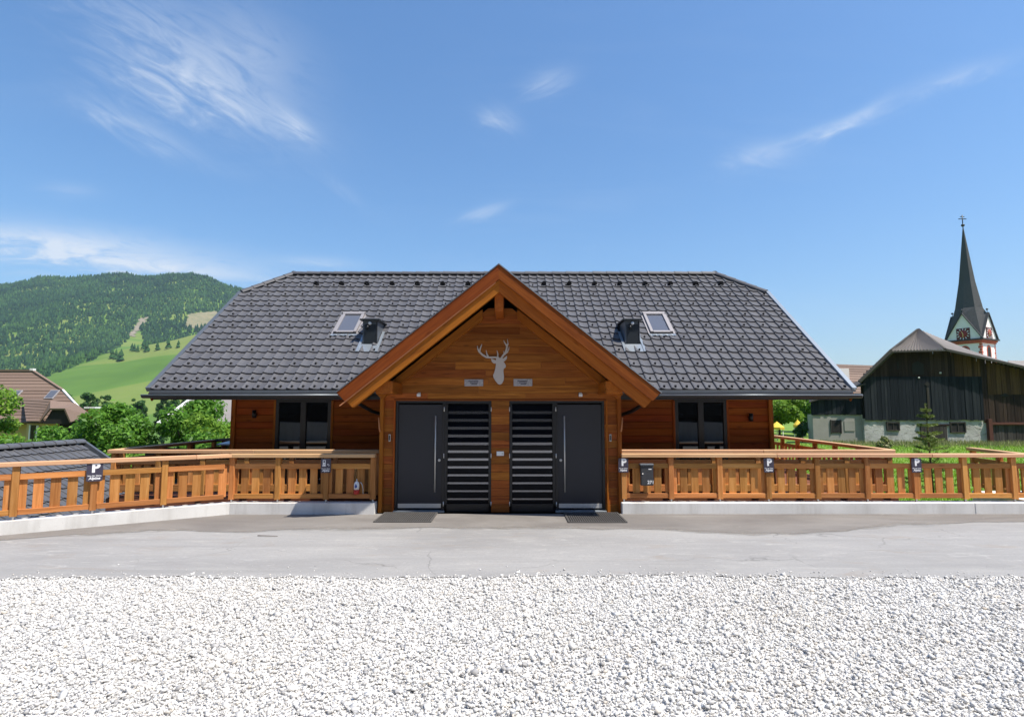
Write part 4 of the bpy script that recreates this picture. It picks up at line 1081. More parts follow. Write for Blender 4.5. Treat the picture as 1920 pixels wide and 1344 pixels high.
# doormats: rubber grids
for (cx_m, cy_m, w, h, rz, nm) in ((-1.965, 10.86, 1.02, .90, .0, 'left'), (1.53, 10.83, 1.04, .93, .0, 'right')):
    t = thing('doormat', (cx_m, cy_m, 0), f'dark ribbed doormat in front of the {nm} door', 'doormat')
    Mm = T(cx_m, cy_m, .006) @ RZ(rz); A = Acc()
    A.box((0, 0, .003), (w, h, .006)); A.make('backing', M_DARK, t, Mm)
    A = Acc()
    for k in range(26): x = -w / 2 + .02 + k * (w - .04) / 25; A.box((x, 0, .013), (.014, h - .01, .016))
    for k in range(12): y = -h / 2 + .02 + k * (h - .04) / 11; A.box((0, y, .0105), (w - .01, .010, .010))
    A.make('rib_grid', M_RUBBER, t, Mm)
    for e in (-1, 1): bx('border', (.02, h + .02, .022), (e * w / 2, 0, .011), M_RUBBER, t, Mm); bx('border', (w - .02, .02, .021), (0, e * h / 2, .0105), M_RUBBER, t, Mm)
# a stray twig and drain cover on the asphalt
tag(tube('twig', [(-4.05, 9.28, .016), (-3.9, 9.25, .02), (-3.72, 9.25, .014)], [.007, .006, .004], M_BARK), 'short dark twig lying on the asphalt left of the entrance', 'twig')

# ================================================================== GARAGE ROOF AT THE LEFT
gar = thing('garage', (-10.4, 12.3, -2.9), 'low garage roof with dark grey tiles behind the left railing', 'garage')
GX, GZ, GE = -12.75, 1.02, -8.75
gp_ = rad(33); Lg = (GE - GX) / math.cos(gp_); gy0, gy1 = 9.6, 17.0
GM = T(GX, gy0, GZ) @ RY(gp_) @ RZ(rad(-90))      # local y up the slope is towards -x ; local x along +... 
# slope frame: u runs along world Y, v runs down the slope (+X and down)
ud, vd = Vector((0, 1, 0)), Vector((math.cos(gp_), 0, -math.sin(gp_))); nd = Vector((math.sin(gp_), 0, math.cos(gp_)))
GMx = Matrix.Translation((GE, gy0, GZ - math.sin(gp_) * Lg)) @ Matrix((ud, -vd, nd)).transposed().to_4x4()
A = Acc(); A.slab([(GX, gy0, GZ), (GE, gy0, GZ - math.sin(gp_) * Lg), (GE, gy1, GZ - math.sin(gp_) * Lg), (GX, gy1, GZ)], .12)
A.slab([(GX, gy0, GZ), (2 * GX - GE, gy0, GZ - math.sin(gp_) * Lg), (2 * GX - GE, gy1, GZ - math.sin(gp_) * Lg), (GX, gy1, GZ)], .12)
gr = A.make('roof', M_DARKSHEET, gar)
GR = 13; GH = Lg / GR; gW = .26; gN = int((gy1 - gy0) / gW); gV2, gF2 = tile_data(gW, GH)
gme = mesh('tile', gV2, gF2, M_TILE2)
for r in range(GR):
    for c in range(gN):
        link(bpy.data.objects.new('tile', gme), gr, GMx @ T(c * gW + random.uniform(-.003, .003), r * GH, .004)) if r * gN + c < 300 else None
A = Acc()
for r in range(GR):
    for c in range(gN):
        if r * gN + c >= 300: A.add([(a + c * gW, b + r * GH, d + .004) for a, b, d in gV2], gF2)
if A.V: o = mo('tile_field', A.V, A.F, M_TILE2, gr, GMx, recalc=False); o['kind'] = 'stuff'
for k in range(20):
    L = (gy1 - gy0) / 20; o = bpy.data.objects.new('ridge_tile', cap_mesh(L + .04, .13)); o.data.materials.clear(); o.data.materials.append(M_TILE2); link(o, gr, T(GX, gy0 + k * L, GZ + .03) @ RZ(rad(90)))
bar('verge_flashing', (GX, gy1 + .04, GZ + .06), (GE, gy1 + .04, GZ + .06 - math.sin(gp_) * Lg), .09, .12, M_SHEET, gr)
prism('wall', [(GX - 3.2, -2.9), (GE - .6, -2.9), (GE - .6, -1.3), (GX, .75), (GX - 3.2, -1.3)], gy0 + .4, gy1 - .4, 'XZ', M_PLASTERW, gar)

# dark lean-to roof behind the left terrace
sh = thing('shed', (-8.5, 17.5, -2.9), 'black sheet roofed shed behind the left terrace railing', 'shed')
A = Acc(); A.slab([(-13.0, 19.4, .78), (-7.0, 15.2, 1.32), (-6.45, 16.2, 1.34), (-12.4, 20.5, .80)], .06); A.make('roof', M_DARKSHEET, sh)
A = Acc(); A.slab([(-7.9, 15.35, 1.10), (-6.5, 14.9, 1.14), (-6.45, 15.4, 1.28), (-7.5, 15.8, 1.24)], .04); A.make('roof_panel', M_SHEETL, sh)
prism('wall', [(-12.6, 19.75), (-6.6, 15.6), (-6.5, 16.1), (-12.3, 20.2)], -2.9, .72, 'XY', M_DARK, sh)
for f in (.25, .55, .8): p = Vector((-13, 19.4, 0)).lerp(Vector((-7, 15.2, 0)), f); bx('post', (.12, .12, 1.2), (p.x + .1, p.y + .15, .78 + .54 * f - .62), W_FASC, sh)

# ================================================================== VEGETATION BUILDERS
def leaf_cloud(centers, radii, n, size, name, mat, flat=.85, up=.35, shell=.55):
    """many small bent leaves scattered through clumps"""
    centers = np.asarray(centers, float); radii = np.asarray(radii, float)
    w = radii ** 2; k = rng.choice(len(centers), n, p=w / w.sum())
    d = rng.normal(size=(n, 3)); d /= np.linalg.norm(d, axis=1)[:, None]
    rr = radii[k] * (shell + (1 - shell) * rng.random(n) ** .6) * rng.uniform(.75, 1.12, n)
    P = centers[k] + d * rr[:, None] * np.array([1, 1, flat])
    nrm = d * .7 + rng.normal(0, .6, (n, 3)); nrm[:, 2] += up; nrm /= np.linalg.norm(nrm, axis=1)[:, None]
    a = rng.normal(size=(n, 3)); u = np.cross(nrm, a); u /= np.linalg.norm(u, axis=1)[:, None]; v = np.cross(nrm, u)
    s = size * rng.uniform(.6, 1.35, n)[:, None]
    V = np.stack([P - u * s, P - v * s * .5 + nrm * s * .12, P + u * s, P + v * s * .5 + nrm * s * .12], 1)
    F = np.arange(n * 4).reshape(n, 4)
    return fast_mesh(name, V.reshape(-1, 3), F, mat)
def broad_tree(name, base, h, rx, ry, label, mat, n, size, cat='tree', group=None, lobes=26, seed=0, zlow=.22, trunk=.13):
    r = np.random.default_rng(seed + 100); t = thing(name, base, label, cat, group)
    c, rad_ = [], []
    for i in range(lobes):
        q = r.normal(size=3); q /= np.linalg.norm(q); m = r.random() ** .45
        zc = zlow + (1 - zlow) * .5
        c.append((base[0] + q[0] * rx * m * .78, base[1] + q[1] * ry * m * .78, base[2] + h * (zc + q[2] * m * (1 - zlow) * .40))); rad_.append((.13 + .27 * r.random()) * min(rx, h * .5))
    me = leaf_cloud(c, rad_, n, size, 'crown', mat); link(bpy.data.objects.new('crown', me), t)
    top = Vector((base[0], base[1], base[2] + h * .55)); b = Vector(base)
    A = Acc(); V, F = tube_data([b, b.lerp(top, .5) + Vector((.05, .02, 0)) * h * .2, top], [trunk * h / 5, trunk * h / 7, trunk * h / 14], 8); A.add(V, F)
    for i in range(min(10, lobes)):
        s = b.lerp(top, .35 + .06 * i); e = Vector(c[i]); V, F = tube_data([s, s.lerp(e, .5) + Vector((0, 0, .15)), e], [trunk * h / 16, trunk * h / 24, .01], 5); A.add(V, F)
    A.make('trunk', M_BARK, t, smooth=True)
    return t

# left-hand trees in front of the brown-roofed house
broad_tree('leafy_tree', (-19.6, 20.8, -3.4), 6.6, 1.9, 1.9, 'light green tree at the left picture edge before the ochre house', L_LIGHT, 17000, .085, seed=1, zlow=.1, lobes=34)
broad_tree('leafy_tree', (-21.2, 27.5, -3.8), 6.1, 2.4, 2.2, 'mid green bushy tree right of the ochre house window', L_MID, 17000, .10, seed=2, zlow=.1, lobes=34)
broad_tree('leafy_tree', (-17.4, 25.0, -3.8), 6.9, 2.5, 2.2, 'tall rounded green tree in front of the meadow, left of the chalet', L_MID, 22000, .095, seed=3, zlow=.08, lobes=40)
broad_tree('leafy_tree', (-14.6, 26.0, -3.8), 7.0, 2.3, 2.2, 'green tree under the left eaves corner of the chalet', L_MID, 20000, .095, seed=4, zlow=.08, lobes=38)
broad_tree('leafy_tree', (-12.2, 24.5, -3.8), 6.3, 2.1, 2.0, 'bright green tree standing against the left chalet corner', L_LIGHT, 19000, .09, seed=5, zlow=.08, lobes=38)
broad_tree('dark_bush', (-17.7, 21.0, -3.4), 4.6, 2.5, 1.6, 'low bush just above the garage ridge', L_MID, 15000, .085, 'bush', seed=6, zlow=.05, lobes=34)
broad_tree('dark_bush', (-14.6, 21.8, -3.4), 4.7, 2.5, 1.5, 'low bush between garage roof and black shed', L_LIGHT, 14000, .08, 'bush', seed=7, zlow=.05, lobes=34)
broad_tree('dark_bush', (-11.3, 21.5, -3.4), 4.8, 2.2, 1.4, 'low dark bush behind the black shed roof', L_MID, 14000, .08, 'bush', seed=8, zlow=.05, lobes=34)
# right-hand trees behind the chalet
broad_tree('leafy_tree', (21.9, 47.0, -.9), 4.9, 2.2, 2.0, 'bright green tree between chalet and barn annex', L_LIGHT, 24000, .11, seed=11, zlow=.25, lobes=44)
broad_tree('leafy_tree', (25.2, 50.0, -.8), 7.4, 2.4, 2.4, 'taller green tree next to the pale house corner by the barn annex', L_MID, 20000, .12, seed=12, zlow=.08, lobes=44)
broad_tree('leafy_tree', (23.0, 53.5, -.8), 7.4, 3.0, 2.4, 'green tree just right of the chalet corner', L_LIGHT, 20000, .13, seed=13, zlow=.05, lobes=44)
broad_tree('dark_bush', (21.0, 41.5, -.5), 2.0, .55, .7, 'dark shrub beside the barn annex wall', L_DARK, 5000, .09, 'bush', seed=14, zlow=.0)

# young spruce on the lawn
def spruce(base, h, r, label, seed):
    t = thing('young_spruce', base, label, 'spruce'); rr = random.Random(seed)
    tube('trunk', [base, (base[0] - .02, base[1], base[2] + h * .5), (base[0] - .05, base[1], base[2] + h)], [.035, .022, .006], M_BARK, t)
    V, F = [], []
    def needles(p, q, n, s):
        p, q = np.array(p), np.array(q)
        f = np.sort(rng.random(n)); P = p + (q - p) * f[:, None]; d = (q - p) / (np.linalg.norm(q - p) + 1e-9)
        a = rng.normal(size=(n, 3)); a -= (a @ d)[:, None] * d; a /= np.linalg.norm(a, axis=1)[:, None]
        dirn = a * .8 + d * .7; dirn /= np.linalg.norm(dirn, axis=1)[:, None]; sd = np.cross(dirn, d); 
        ss = s * rng.uniform(.7, 1.3, n)[:, None]
        Q = np.stack([P - sd * ss * .16, P + sd * ss * .16, P + dirn * ss], 1); k = len(V) and sum(len(x) for x in V)
        V.append(Q.reshape(-1, 3))
    zf = .06
    while zf < .93:
        nb_ = rr.randint(4, 6); a0 = rr.random() * 6.28
        for k in range(nb_):
            a = a0 + k * 6.283 / nb_ + rr.uniform(-.3, .3); L = r * (1 - zf) ** .85 * rr.uniform(.75, 1.15) + .05
            p = (base[0] - .05 * zf, base[1], base[2] + h * zf); q = (p[0] + math.cos(a) * L, p[1] + math.sin(a) * L, p[2] + L * rr.uniform(.12, .4))
            needles(p, q, int(150 * L / r + 30), .065)
            for j in range(3):
                f = .35 + .2 * j; m = [p[i] + (q[i] - p[i]) * f for i in range(3)]
                for sgn in (-1, 1):
                    a2 = a + sgn * .8; L2 = L * (.42 - .1 * j); needles(m, (m[0] + math.cos(a2) * L2, m[1] + math.sin(a2) * L2, m[2] + L2 * .15), int(60 * L2 / r + 14), .06)
        zf += rr.uniform(.065, .105)
    needles((base[0] - .04, base[1], base[2] + h * .62), (base[0] - .05, base[1], base[2] + h), 160, .07)
    Vn = np.concatenate(V); me = fast_mesh('needles', Vn, np.arange(len(Vn)).reshape(-1, 3), L_NEEDLE)
    link(bpy.data.objects.new('needles', me), t)
    return t
spruce((12.0, 16.5, -.42), 2.60, .70, 'young spruce on the lawn in front of the barn', 3)

# grass on the lawn: blades, and taller weeds along the barn
def blades(name, X, Y, H, mat, label, cat, wid=.012):
    n = len(X); Z = lawn_z(X, Y); a = rng.uniform(0, 6.283, n); ln = rng.normal(0, .28, (n, 2)) * H[:, None]
    s = np.stack([np.cos(a), np.sin(a), np.zeros(n)], -1) * wid * rng.uniform(.7, 1.5, n)[:, None]
    B = np.stack([X, Y, Z - .01], -1); Tp = B + np.stack([ln[:, 0], ln[:, 1], H], -1)
    V = np.stack([B - s, B + s, Tp], 1); me = fast_mesh(name, V.reshape(-1, 3), np.arange(3 * n).reshape(-1, 3), mat)
    return tag(link(bpy.data.objects.new(name, me)), label, cat, kind='stuff')
n = 60000; u = rng.random(n); gy = 11.7 + 28 * u ** 1.5; gx = np.minimum(8.7, 0) + rng.uniform(8.7, 11 + gy * .62, n)
blades('grass', gx, gy, rng.uniform(.05, .13, n), L_GRASS, 'bright green lawn between the railing and the barn', 'grass', .016)
n = 5000; gx = rng.uniform(20.5, 37, n); gy = 39.7 - rng.exponential(1.2, n)
blades('weeds', gx, gy, rng.uniform(.08, .42, n) * np.clip(1 - (39.7 - gy) / 8, .3, 1), L_WEED, 'tall pale weeds growing along the foot of the barn', 'weeds', .03)
# flowering plants just behind the wall
for (x, y, h, r_, lab) in ((9.35, 11.95, .34, .28, 'low leafy plant behind the wall, left of the third parking sign'), (8.75, 11.9, .3, .22, 'low leafy plant behind the wall at the terrace corner'), (10.1, 11.9, .32, .24, 'low leafy plant behind the wall near the far right railing')):
    t = thing('leafy_plant', (x, y, -.42), lab, 'plant'); me = leaf_cloud([(x, y, -.30), (x + .1, y, -.2), (x - .12, y, -.24)], [r_, r_ * .8, r_ * .8], 900, .045, 'foliage', L_LIGHT); link(bpy.data.objects.new('foliage', me), t)
for (x, y, lab) in ((26.4, 36.2, 'bushy thistle in the grass below the left barn window'), (21.4, 33.0, 'bushy weed in the grass before the barn annex')):
    t = thing('leafy_plant', (x, y, -.4), lab, 'plant'); me = leaf_cloud([(x, y, -.1), (x + .25, y, .1), (x - .25, y, .05), (x, y, .35)], [.3, .25, .25, .2], 900, .09, 'foliage', L_WEED); link(bpy.data.objects.new('foliage', me), t)

# ================================================================== FOREST ON THE HILL
def inside(px, py, poly):
    r = np.zeros(len(px), bool); j = len(poly) - 1
    for i in range(len(poly)):
        xi, yi = poly[i]; xj, yj = poly[j]
        c = ((yi > py) != (yj > py)) & (px < (xj - xi) * (py - yi) / (yj - yi + 1e-12) + xi); r ^= c; j = i
    return r
def cones(P, H, mat, name, sides=5):
    n = len(P); V, k = [], []
    a = np.arange(sides) * 2 * np.pi / sides
    tiers = ((.10, .62, .26), (.42, 1.0, .17))
    allV = []; F = []; per = (sides + 1) * len(tiers)
    for ti, (z0, z1, rr) in enumerate(tiers):
        ph = rng.uniform(0, 6.28, n)[:, None]; R = H[:, None] * rr * rng.uniform(.7, 1.25, (n, sides))
        ring = np.stack([P[:, :1] + R * np.cos(a + ph), P[:, 1:2] + R * np.sin(a + ph), P[:, 2:] + H[:, None] * (z0 + rng.uniform(-.05, .05, (n, sides)))], -1)
        tip = (P + np.stack([np.zeros(n), np.zeros(n), H * z1], -1))[:, None]
        allV.append(np.concatenate([ring, tip], 1))
        for s in range(sides): F.append((ti * (sides + 1) + s, ti * (sides + 1) + (s + 1) % sides, ti * (sides + 1) + sides))
    V = np.concatenate(allV, 1); F = np.array(F)[None] + (np.arange(n) * per)[:, None, None]
    return fast_mesh(name, V.reshape(-1, 3), F.reshape(-1, 3), mat)
clear = [[(-547, 649), (-578, 712), (-569, 747), (-568, 775), (-861, 1226), (-893, 1323), (-906, 1373), (-854, 1311), (-760, 1180), (-560, 860), (-475, 830), (-425, 820), (-336, 689), (-300, 607), (-523, 622)],
         [(-1209, 1502), (-1196, 1526), (-1075, 1443), (-1046, 1400), (-1073, 1347)], [(-832, 1431), (-867, 1505), (-861, 1544), (-843, 1603), (-800, 1560), (-812, 1470)],
         [(-897, 1322), (-940, 1418), (-929, 1440), (-911, 1383), (-884, 1322)], [(-1190, 1593), (-1162, 1700), (-1125, 1644), (-1134, 1545)], [(-1005, 1405), (-1028, 1493), (-1012, 1481), (-985, 1390)]]
n = 84000; fy_ = 700 + 1180 * rng.random(n) ** .8; fx_ = -fy_ * np.where(rng.random(n) < .70, rng.uniform(.36, 1.08, n), rng.uniform(1.08, 2.1, n))
g2 = sstep(fy_, 430, 1000) ** 1.1 * (1 - .75 * sstep(fy_, 1000, 1500)); h2 = (np.interp(fx_, RX2, RZ2) + 30) * g2
g1 = np.clip((fy_ - 720) / 1080, 0, 1) ** 1.15; h1 = (np.interp(fx_, RX1, RZ1) + 30) * g1
ok = ~((h2 > h1 - 6) & (fy_ < 1010) & (fx_ > -600 - .0 * fy_))
for ci, c in enumerate(clear): ok &= ~(inside(fx_, fy_, c) & (rng.random(n) > (.42 if ci in (1, 4, 5) else 0)))
fx_, fy_ = fx_[ok], fy_[ok]
keep = rng.random(len(fx_)) < np.clip(fy_ / 1500, .35, 1); fx_, fy_ = fx_[keep][:44000], fy_[keep][:44000]
dens = np.sin(fx_ * .016 + 2) * np.cos(fy_ * .013) + .6 * np.sin(fx_ * .041 - fy_ * .03)
H = rng.uniform(9, 17, len(fx_)) * np.where(dens > .75, .75, 1.0)
me = cones(np.stack([fx_, fy_, terr(fx_, fy_) - 1.5], -1), H, M_FOREST, 'forest')
tag(link(bpy.data.objects.new('forest', me)), 'dark conifer forest covering the distant hillside', 'forest', kind='stuff')
spots = [(-562, 796), (-552, 790), (-541, 780), (-534, 774), (-560, 834), (-551, 826), (-541, 818), (-543, 833), (-530, 820), (-522, 809), (-505, 806), (-484, 797), (-466, 790), (-600, 770), (-610, 760), (-620, 752)]
for i, (x, y) in enumerate(spots):
    h = random.uniform(11, 19) if i < 13 else random.uniform(6, 9)
    me = cones(np.array([[x, y, float(terr(x, y)) - .5]]), np.array([h]), M_FOREST, 'spruce_tree', 7)
    tag(link(bpy.data.objects.new('spruce_tree', me)), 'dark spruce standing singly near the crest of the hill meadow', 'spruce', 'single spruces on the hill meadow')
me = cones(np.array([[-618., 735, float(terr(-618, 735))]]), np.array([4.5]), M_FOREST, 'meadow_bush', 6)
n = 4200; bx_, by_ = rng.uniform(-80, 80, n), -14 - 70 * rng.random(n) ** 1.2
me = cones(np.stack([bx_, by_, terr(bx_, by_) - .5], -1), rng.uniform(7, 15, n), clearing_mat('dark_spruces', (.006, .010, .007), (.016, .022, .016)), 'wooded_slope')  # spruces coloured darker than the hill forest so their reflection stays dark
tag(link(bpy.data.objects.new('wooded_slope', me)), 'wooded slope behind the viewer, mirrored in the window panes', 'forest', kind='stuff')
o = grid_obj('forest_floor', np.linspace(-90, 90, 40), np.linspace(-110, -12.5, 30), lambda X, Y: terr(X, Y) + .25, clearing_mat('needle_litter', (.020, .016, .012), (.040, .032, .024))); tag(o, None, None, kind='structure')
for (xa, xb, nm) in ((-34, -7, 'left'), (6, 34, 'right')):
    o = bx('added_reflection_wall', (xb - xa, .4, 1.25), ((xa + xb) / 2, -11.6, .6), M_CONC, None, bev=.02)  # low wall added unseen to give the windows a pale band to reflect
    tag(o, f'unseen pale wall added behind the viewer, mirrored in the {nm} window', 'wall')
# pale felled patches
def patch(name, poly, mat, lift):
    xs_ = [p[0] for p in poly]; ys_ = [p[1] for p in poly]; gx, gy = np.meshgrid(np.arange(min(xs_), max(xs_) + 8, 7.0), np.arange(min(ys_), max(ys_) + 8, 7.0))
    z = terr(gx, gy) + lift; V = np.stack([gx, gy, z], -1).reshape(-1, 3); i = np.arange(len(V)).reshape(gx.shape)
    F = np.stack([i[:-1, :-1], i[:-1, 1:], i[1:, 1:], i[1:, :-1]], -1).reshape(-1, 4); cx, cy = V[F].mean(1)[:, 0], V[F].mean(1)[:, 1]
    F = F[inside(cx, cy, poly)]
    tag(link(bpy.data.objects.new(name, fast_mesh(name, V, F, mat))), None, None, kind='structure')
patch('felled_clearing', clear[2], clearing_mat('dry_clearing', (.15, .15, .075), (.22, .19, .11)), 1.2)
patch('felled_strip', clear[3], clearing_mat('rocky_strip', (.16, .15, .10), (.26, .22, .17)), 1.2)
# row of valley trees below the meadow
for i in range(14):
    x = -160 + i * 3.6 + random.uniform(-1, 1); y = 200 + random.uniform(-14, 14); z = float(terr(x, y)); h = random.uniform(19.5, 23)
    broad_tree('valley_tree', (x, y, z), h, 3.4, 3.2, 'dark green tree in the row along the foot of the meadow', L_DARK, 3800, .42, group='valley trees below the meadow', lobes=46, seed=40 + i, zlow=.05)

# ================================================================== NEIGHBOUR HOUSES AT THE LEFT
hl = thing('ochre_house', (-40, 46, -6), 'ochre house with brown tiled roof and dormer at the left edge', 'house')
SLH = lambda x0, x1, t: x0 + (x1 - x0) * t
def tiled(quad, rows, mat, parent, name='tile_course', lap=.05):
    """courses of tiles laid up a sloping quad (a,b lower edge; d,c upper edge), one slab per course"""
    a, b, c, d = [Vector(v) for v in quad]
    nn = (b - a).cross(d - a).normalized(); nn = nn if nn.z > 0 else -nn
    for k in range(rows):
        f0, f1 = k / rows, (k + 1.15) / rows; f1 = min(f1, 1.0)
        q = [a.lerp(d, f0) + nn * lap, b.lerp(c, f0) + nn * lap, b.lerp(c, f1) + nn * .01, a.lerp(d, f1) + nn * .01]
        A = Acc(); A.slab(q, .03); A.make(name, mat, parent)
E_, C_, R_ = (-32.2, 43.9, 1.05), (-36.6, 46.4, 3.57), (-40.6, 48.1, 5.25)      # eave corner, half-hip corner, ridge end
rf = Acc(); rf.slab([(-56, 43.9, 1.05), E_, C_, R_, (-56, 48.1, 5.25)], .2); rf.slab([(-56, 52.3, 1.05), (-42.5, 52.3, 1.05), (-41.5, 50.0, 3.57), R_, (-56, 48.1, 5.25)], .2); rf.slab([C_, (-41.5, 50.0, 3.57), R_], .2)
hroof = rf.make('roof', M_TILEBROWN, hl)
tiled([(-56, 43.9, 1.05), E_, C_, (-56, 46.4, 3.57)], 9, M_TILEBROWN, hroof); tiled([(-56, 46.4, 3.57), C_, R_, (-56, 48.1, 5.25)], 6, M_TILEBROWN, hroof)
bar('verge_flashing', (E_[0], E_[1], E_[2] + .07), (C_[0], C_[1], C_[2] + .08), .14, .12, M_WHITE, hroof); bar('hip_tile', (C_[0], C_[1], C_[2] + .08), (R_[0], R_[1], R_[2] + .1), .22, .12, M_TILEBROWN, hroof)
bar('ridge_tile', (R_[0], R_[1], R_[2] + .1), (-56, 48.1, 5.35), .3, .14, M_TILEBROWN, hroof); bx('ridge_cap', (.3, .3, .18), (R_[0], R_[1], R_[2] + .18), M_WHITE, hroof)
prism('wall', [(-55, 44.6), (-34.2, 44.6), (-41, 51.5), (-55, 51.5)], -6, 1.2, 'XY', M_PLASTERY, hl)
# wide dormer with its own half hip, dark balcony beneath
A = Acc(); A.slab([(-35.85, 42.3, 1.15), (-34.9, 42.3, 1.15), (-34.2, 42.3, 2.14), (-35.2, 43.5, 2.77), (-39.1, 45.6, 2.95)], .12)
A.slab([(-34.2, 42.3, 2.14), (-33.1, 42.3, 2.14), (-33.6, 43.9, 2.55), (-35.2, 43.5, 2.77)], .12); A.slab([(-33.1, 42.3, 2.14), (-32.6, 42.3, 1.15), (-32.5, 44.3, 1.6), (-33.6, 43.9, 2.55)], .12)
dm = A.make('dormer', M_TILEBROWN, hl)
tiled([(-35.87, 42.28, 1.17), (-34.92, 42.28, 1.17), (-35.2, 43.5, 2.79), (-39.1, 45.6, 2.97)], 8, M_TILEBROWN, dm)
bx('dormer_wall', (2.3, .2, 7), (-35.15, 42.95, -2.5), M_PLASTERY, dm); prism('balcony_opening', [(-34.8, 1.0), (-32.7, 1.0), (-33.2, 2.05), (-34.2, 2.05)], 42.50, 42.60, 'XZ', M_DARK, dm); bx('balcony_back', (1.9, .2, 2.2), (-33.7, 43.2, .3), M_DARK, dm)
hw_ = bx('window', (.50, .08, 1.15), (-35.72, 42.82, .30), M_GLASS, hl)
for e in (-1, 1): bx('frame', (.10, .12, 1.2), (-35.72 + e * .27, 42.80, .30), M_WHITE, hw_)
for (x, y, z) in ((-40.1, 45.95, 3.12), (-37.1, 45.97, 3.14)):
    Ms = T(x, y, z + .12) @ RX(rad(45)); w = bx('roof_window', (.75, 1.0, .1), (0, 0, 0), M_FRAMEGREY, hroof, Ms); bx('pane', (.58, .8, .02), (0, 0, .06), M_GLASS_SKY, w, Ms, bev=0)
ch = thing('chimney_house', (-39.5, 54, -6), 'hidden house showing only its brick chimney above the trees', 'house')
bx('chimney', (.8, .7, 3.0), (-39.6, 54, .6), M_BRICK, ch); bx('chimney_cap', (1.05, .95, .14), (-39.6, 54, 2.25), M_WHITE, ch); bx('wall', (5, 4, 5), (-42, 56, -3.5), M_PLASTERW, ch)
gh = thing('grey_roof_house', (-20, 42, -6), 'house with pale grey roof glimpsed under the left eaves', 'house')
A = Acc(); A.slab([(-24.7, 40, 1.0), (-17, 40, 1.0), (-17, 45, 4.4), (-23.4, 45, 4.4)], .2); g_ = A.make('roof', M_CORR, gh)
bar('verge_flashing', (-24.7, 39.95, 1.1), (-23.3, 45, 4.5), .2, .14, M_WHITE, g_); bx('wall', (6.5, 6, 8), (-20.6, 43.6, -3.2), M_PLASTERW, gh)

# ================================================================== BARN
bn_ = thing('barn', (29, 42, -.4), 'old dark wooden barn with half-hipped roof above a whitewashed stone base', 'barn')
BY = 40.0
def boards(x0, x1, zlo, zhi, y, w, mat, name, parent, t=.03):
    A = Acc(); x = x0
    while x < x1 - .03:
        ww = min(w * random.uniform(.75, 1.25), x1 - x); xm = x + ww / 2
        zl = zlo(xm) if callable(zlo) else zlo; zh = zhi(xm) if callable(zhi) else zhi
        zl2 = zl + random.uniform(-.04, .02); yo = random.uniform(-.018, .012)
        if zh > zl: A.box((xm, y + yo, (zl2 + zh) / 2), (ww - .018, t, zh - zl2))
        x += ww
    o = A.make(name, mat, parent); o['kind'] = 'stuff'; return o
def eave(x):                                       # underside of the barn roof along the front
    return float(np.interp(x, [24.3, 26.76, 30.61, 36.1, 40], [4.05, 6.02, 6.15, 4.82, 3.9]))
stone = prism('stone_base', [(24.62, -.8), (33.15, -.8), (33.15, 1.36), (24.62, 1.42)], BY + .04, BY + .5, 'XZ', M_RUB, bn_)
core_b = prism('inner_wall', [(24.7, -.6), (40, -.6), (40, 3.7), (36, 4.7), (30.6, 6.0), (26.8, 5.9), (24.7, 4.2)], BY + .15, BY + .35, 'XZ', M_DARK, bn_)
boards(24.66, 33.0, 1.32, 4.36, BY - .03, .26, B_BLUE, 'blue_boarding', bn_)
boards(24.75, 31.2, 4.34, lambda x: eave(x) + .10, BY + .03, .25, B_BROWN, 'gable_boarding', bn_)
boards(31.2, 33.0, 4.34, lambda x: eave(x) + .08, BY + .03, .25, B_RUST, 'gable_boarding', bn_)
boards(33.0, 39.5, 1.18, lambda x: eave(x) + .08, BY + .01, .24, B_BROWN, 'wing_boarding', bn_)
boards(33.4, 39.5, 3.1, lambda x: eave(x) - .06, BY - .025, .30, B_RUST, 'upper_wing_boarding', bn_)
boards(33.5, 39.5, -.55, 1.0, BY + .02, .22, B_GREY, 'lower_wing_boarding', bn_)
bx('corner_post', (.26, .3, 1.9), (33.28, BY - .05, .45), M_REDWOOD, bn_); bx('sill_beam', (6.3, .2, .16), (36.5, BY - .04, 1.08), M_REDWOOD, bn_)
for (a, b, z0, z1) in ((26.19, 27.02, .66, 1.11), (30.62, 31.63, .52, 1.11)):
    w = bx('window', (b - a, .06, z1 - z0), ((a + b) / 2, BY + .03, (z0 + z1) / 2), M_DARK, bn_)
    for e in (-1, 1): bx('frame', (.09, .1, z1 - z0 + .16), ((a + b) / 2 + e * (b - a) / 2, BY + .0, (z0 + z1) / 2), B_GREY, w); bx('frame', (b - a + .1, .09, .08), ((a + b) / 2, BY + .002, (z0 + z1) / 2 + e * ((z1 - z0) / 2 + .03)), B_GREY, w)
    bx('glazing_bar', (.05, .05, z1 - z0), ((a + b) / 2, BY - .01, (z0 + z1) / 2), B_GREY, w)
dr = bx('barn_door', (1.85, .06, 1.25), (29.42, BY + .015, .30), B_GREY, bn_)
for k in range(7): bx('door_board', (.25, .03, 1.2), (28.63 + k * .262, BY - .028, .30), B_GREY, dr)
bx('lintel', (2.2, .12, .12), (29.42, BY, .98), B_BROWN, dr)
prism('vent_hole', [(28.95, 3.83), (29.15, 4.02), (29.35, 3.83), (29.15, 3.64)], BY - .065, BY - .05, 'XZ', M_DARK, bn_)
bx('pale_board', (.17, .02, 2.2), (29.15, BY - .062, 2.5), B_GREY, bn_); prism('hay_hatch', [(28.2, 4.5), (29.0, 4.5), (29.0, 5.25), (28.6, 5.45), (28.2, 5.25)], BY - .02, BY - .0, 'XZ', M_DARK, bn_)
bx('slit', (.12, .03, .5), (27.2, BY - .01, 5.15), M_DARK, bn_); prism('vent_hole', [(34.2, 3.05), (34.55, 3.2), (34.9, 3.05), (34.55, 2.9)], BY - .06, BY - .045, 'XZ', M_DARK, bn_)
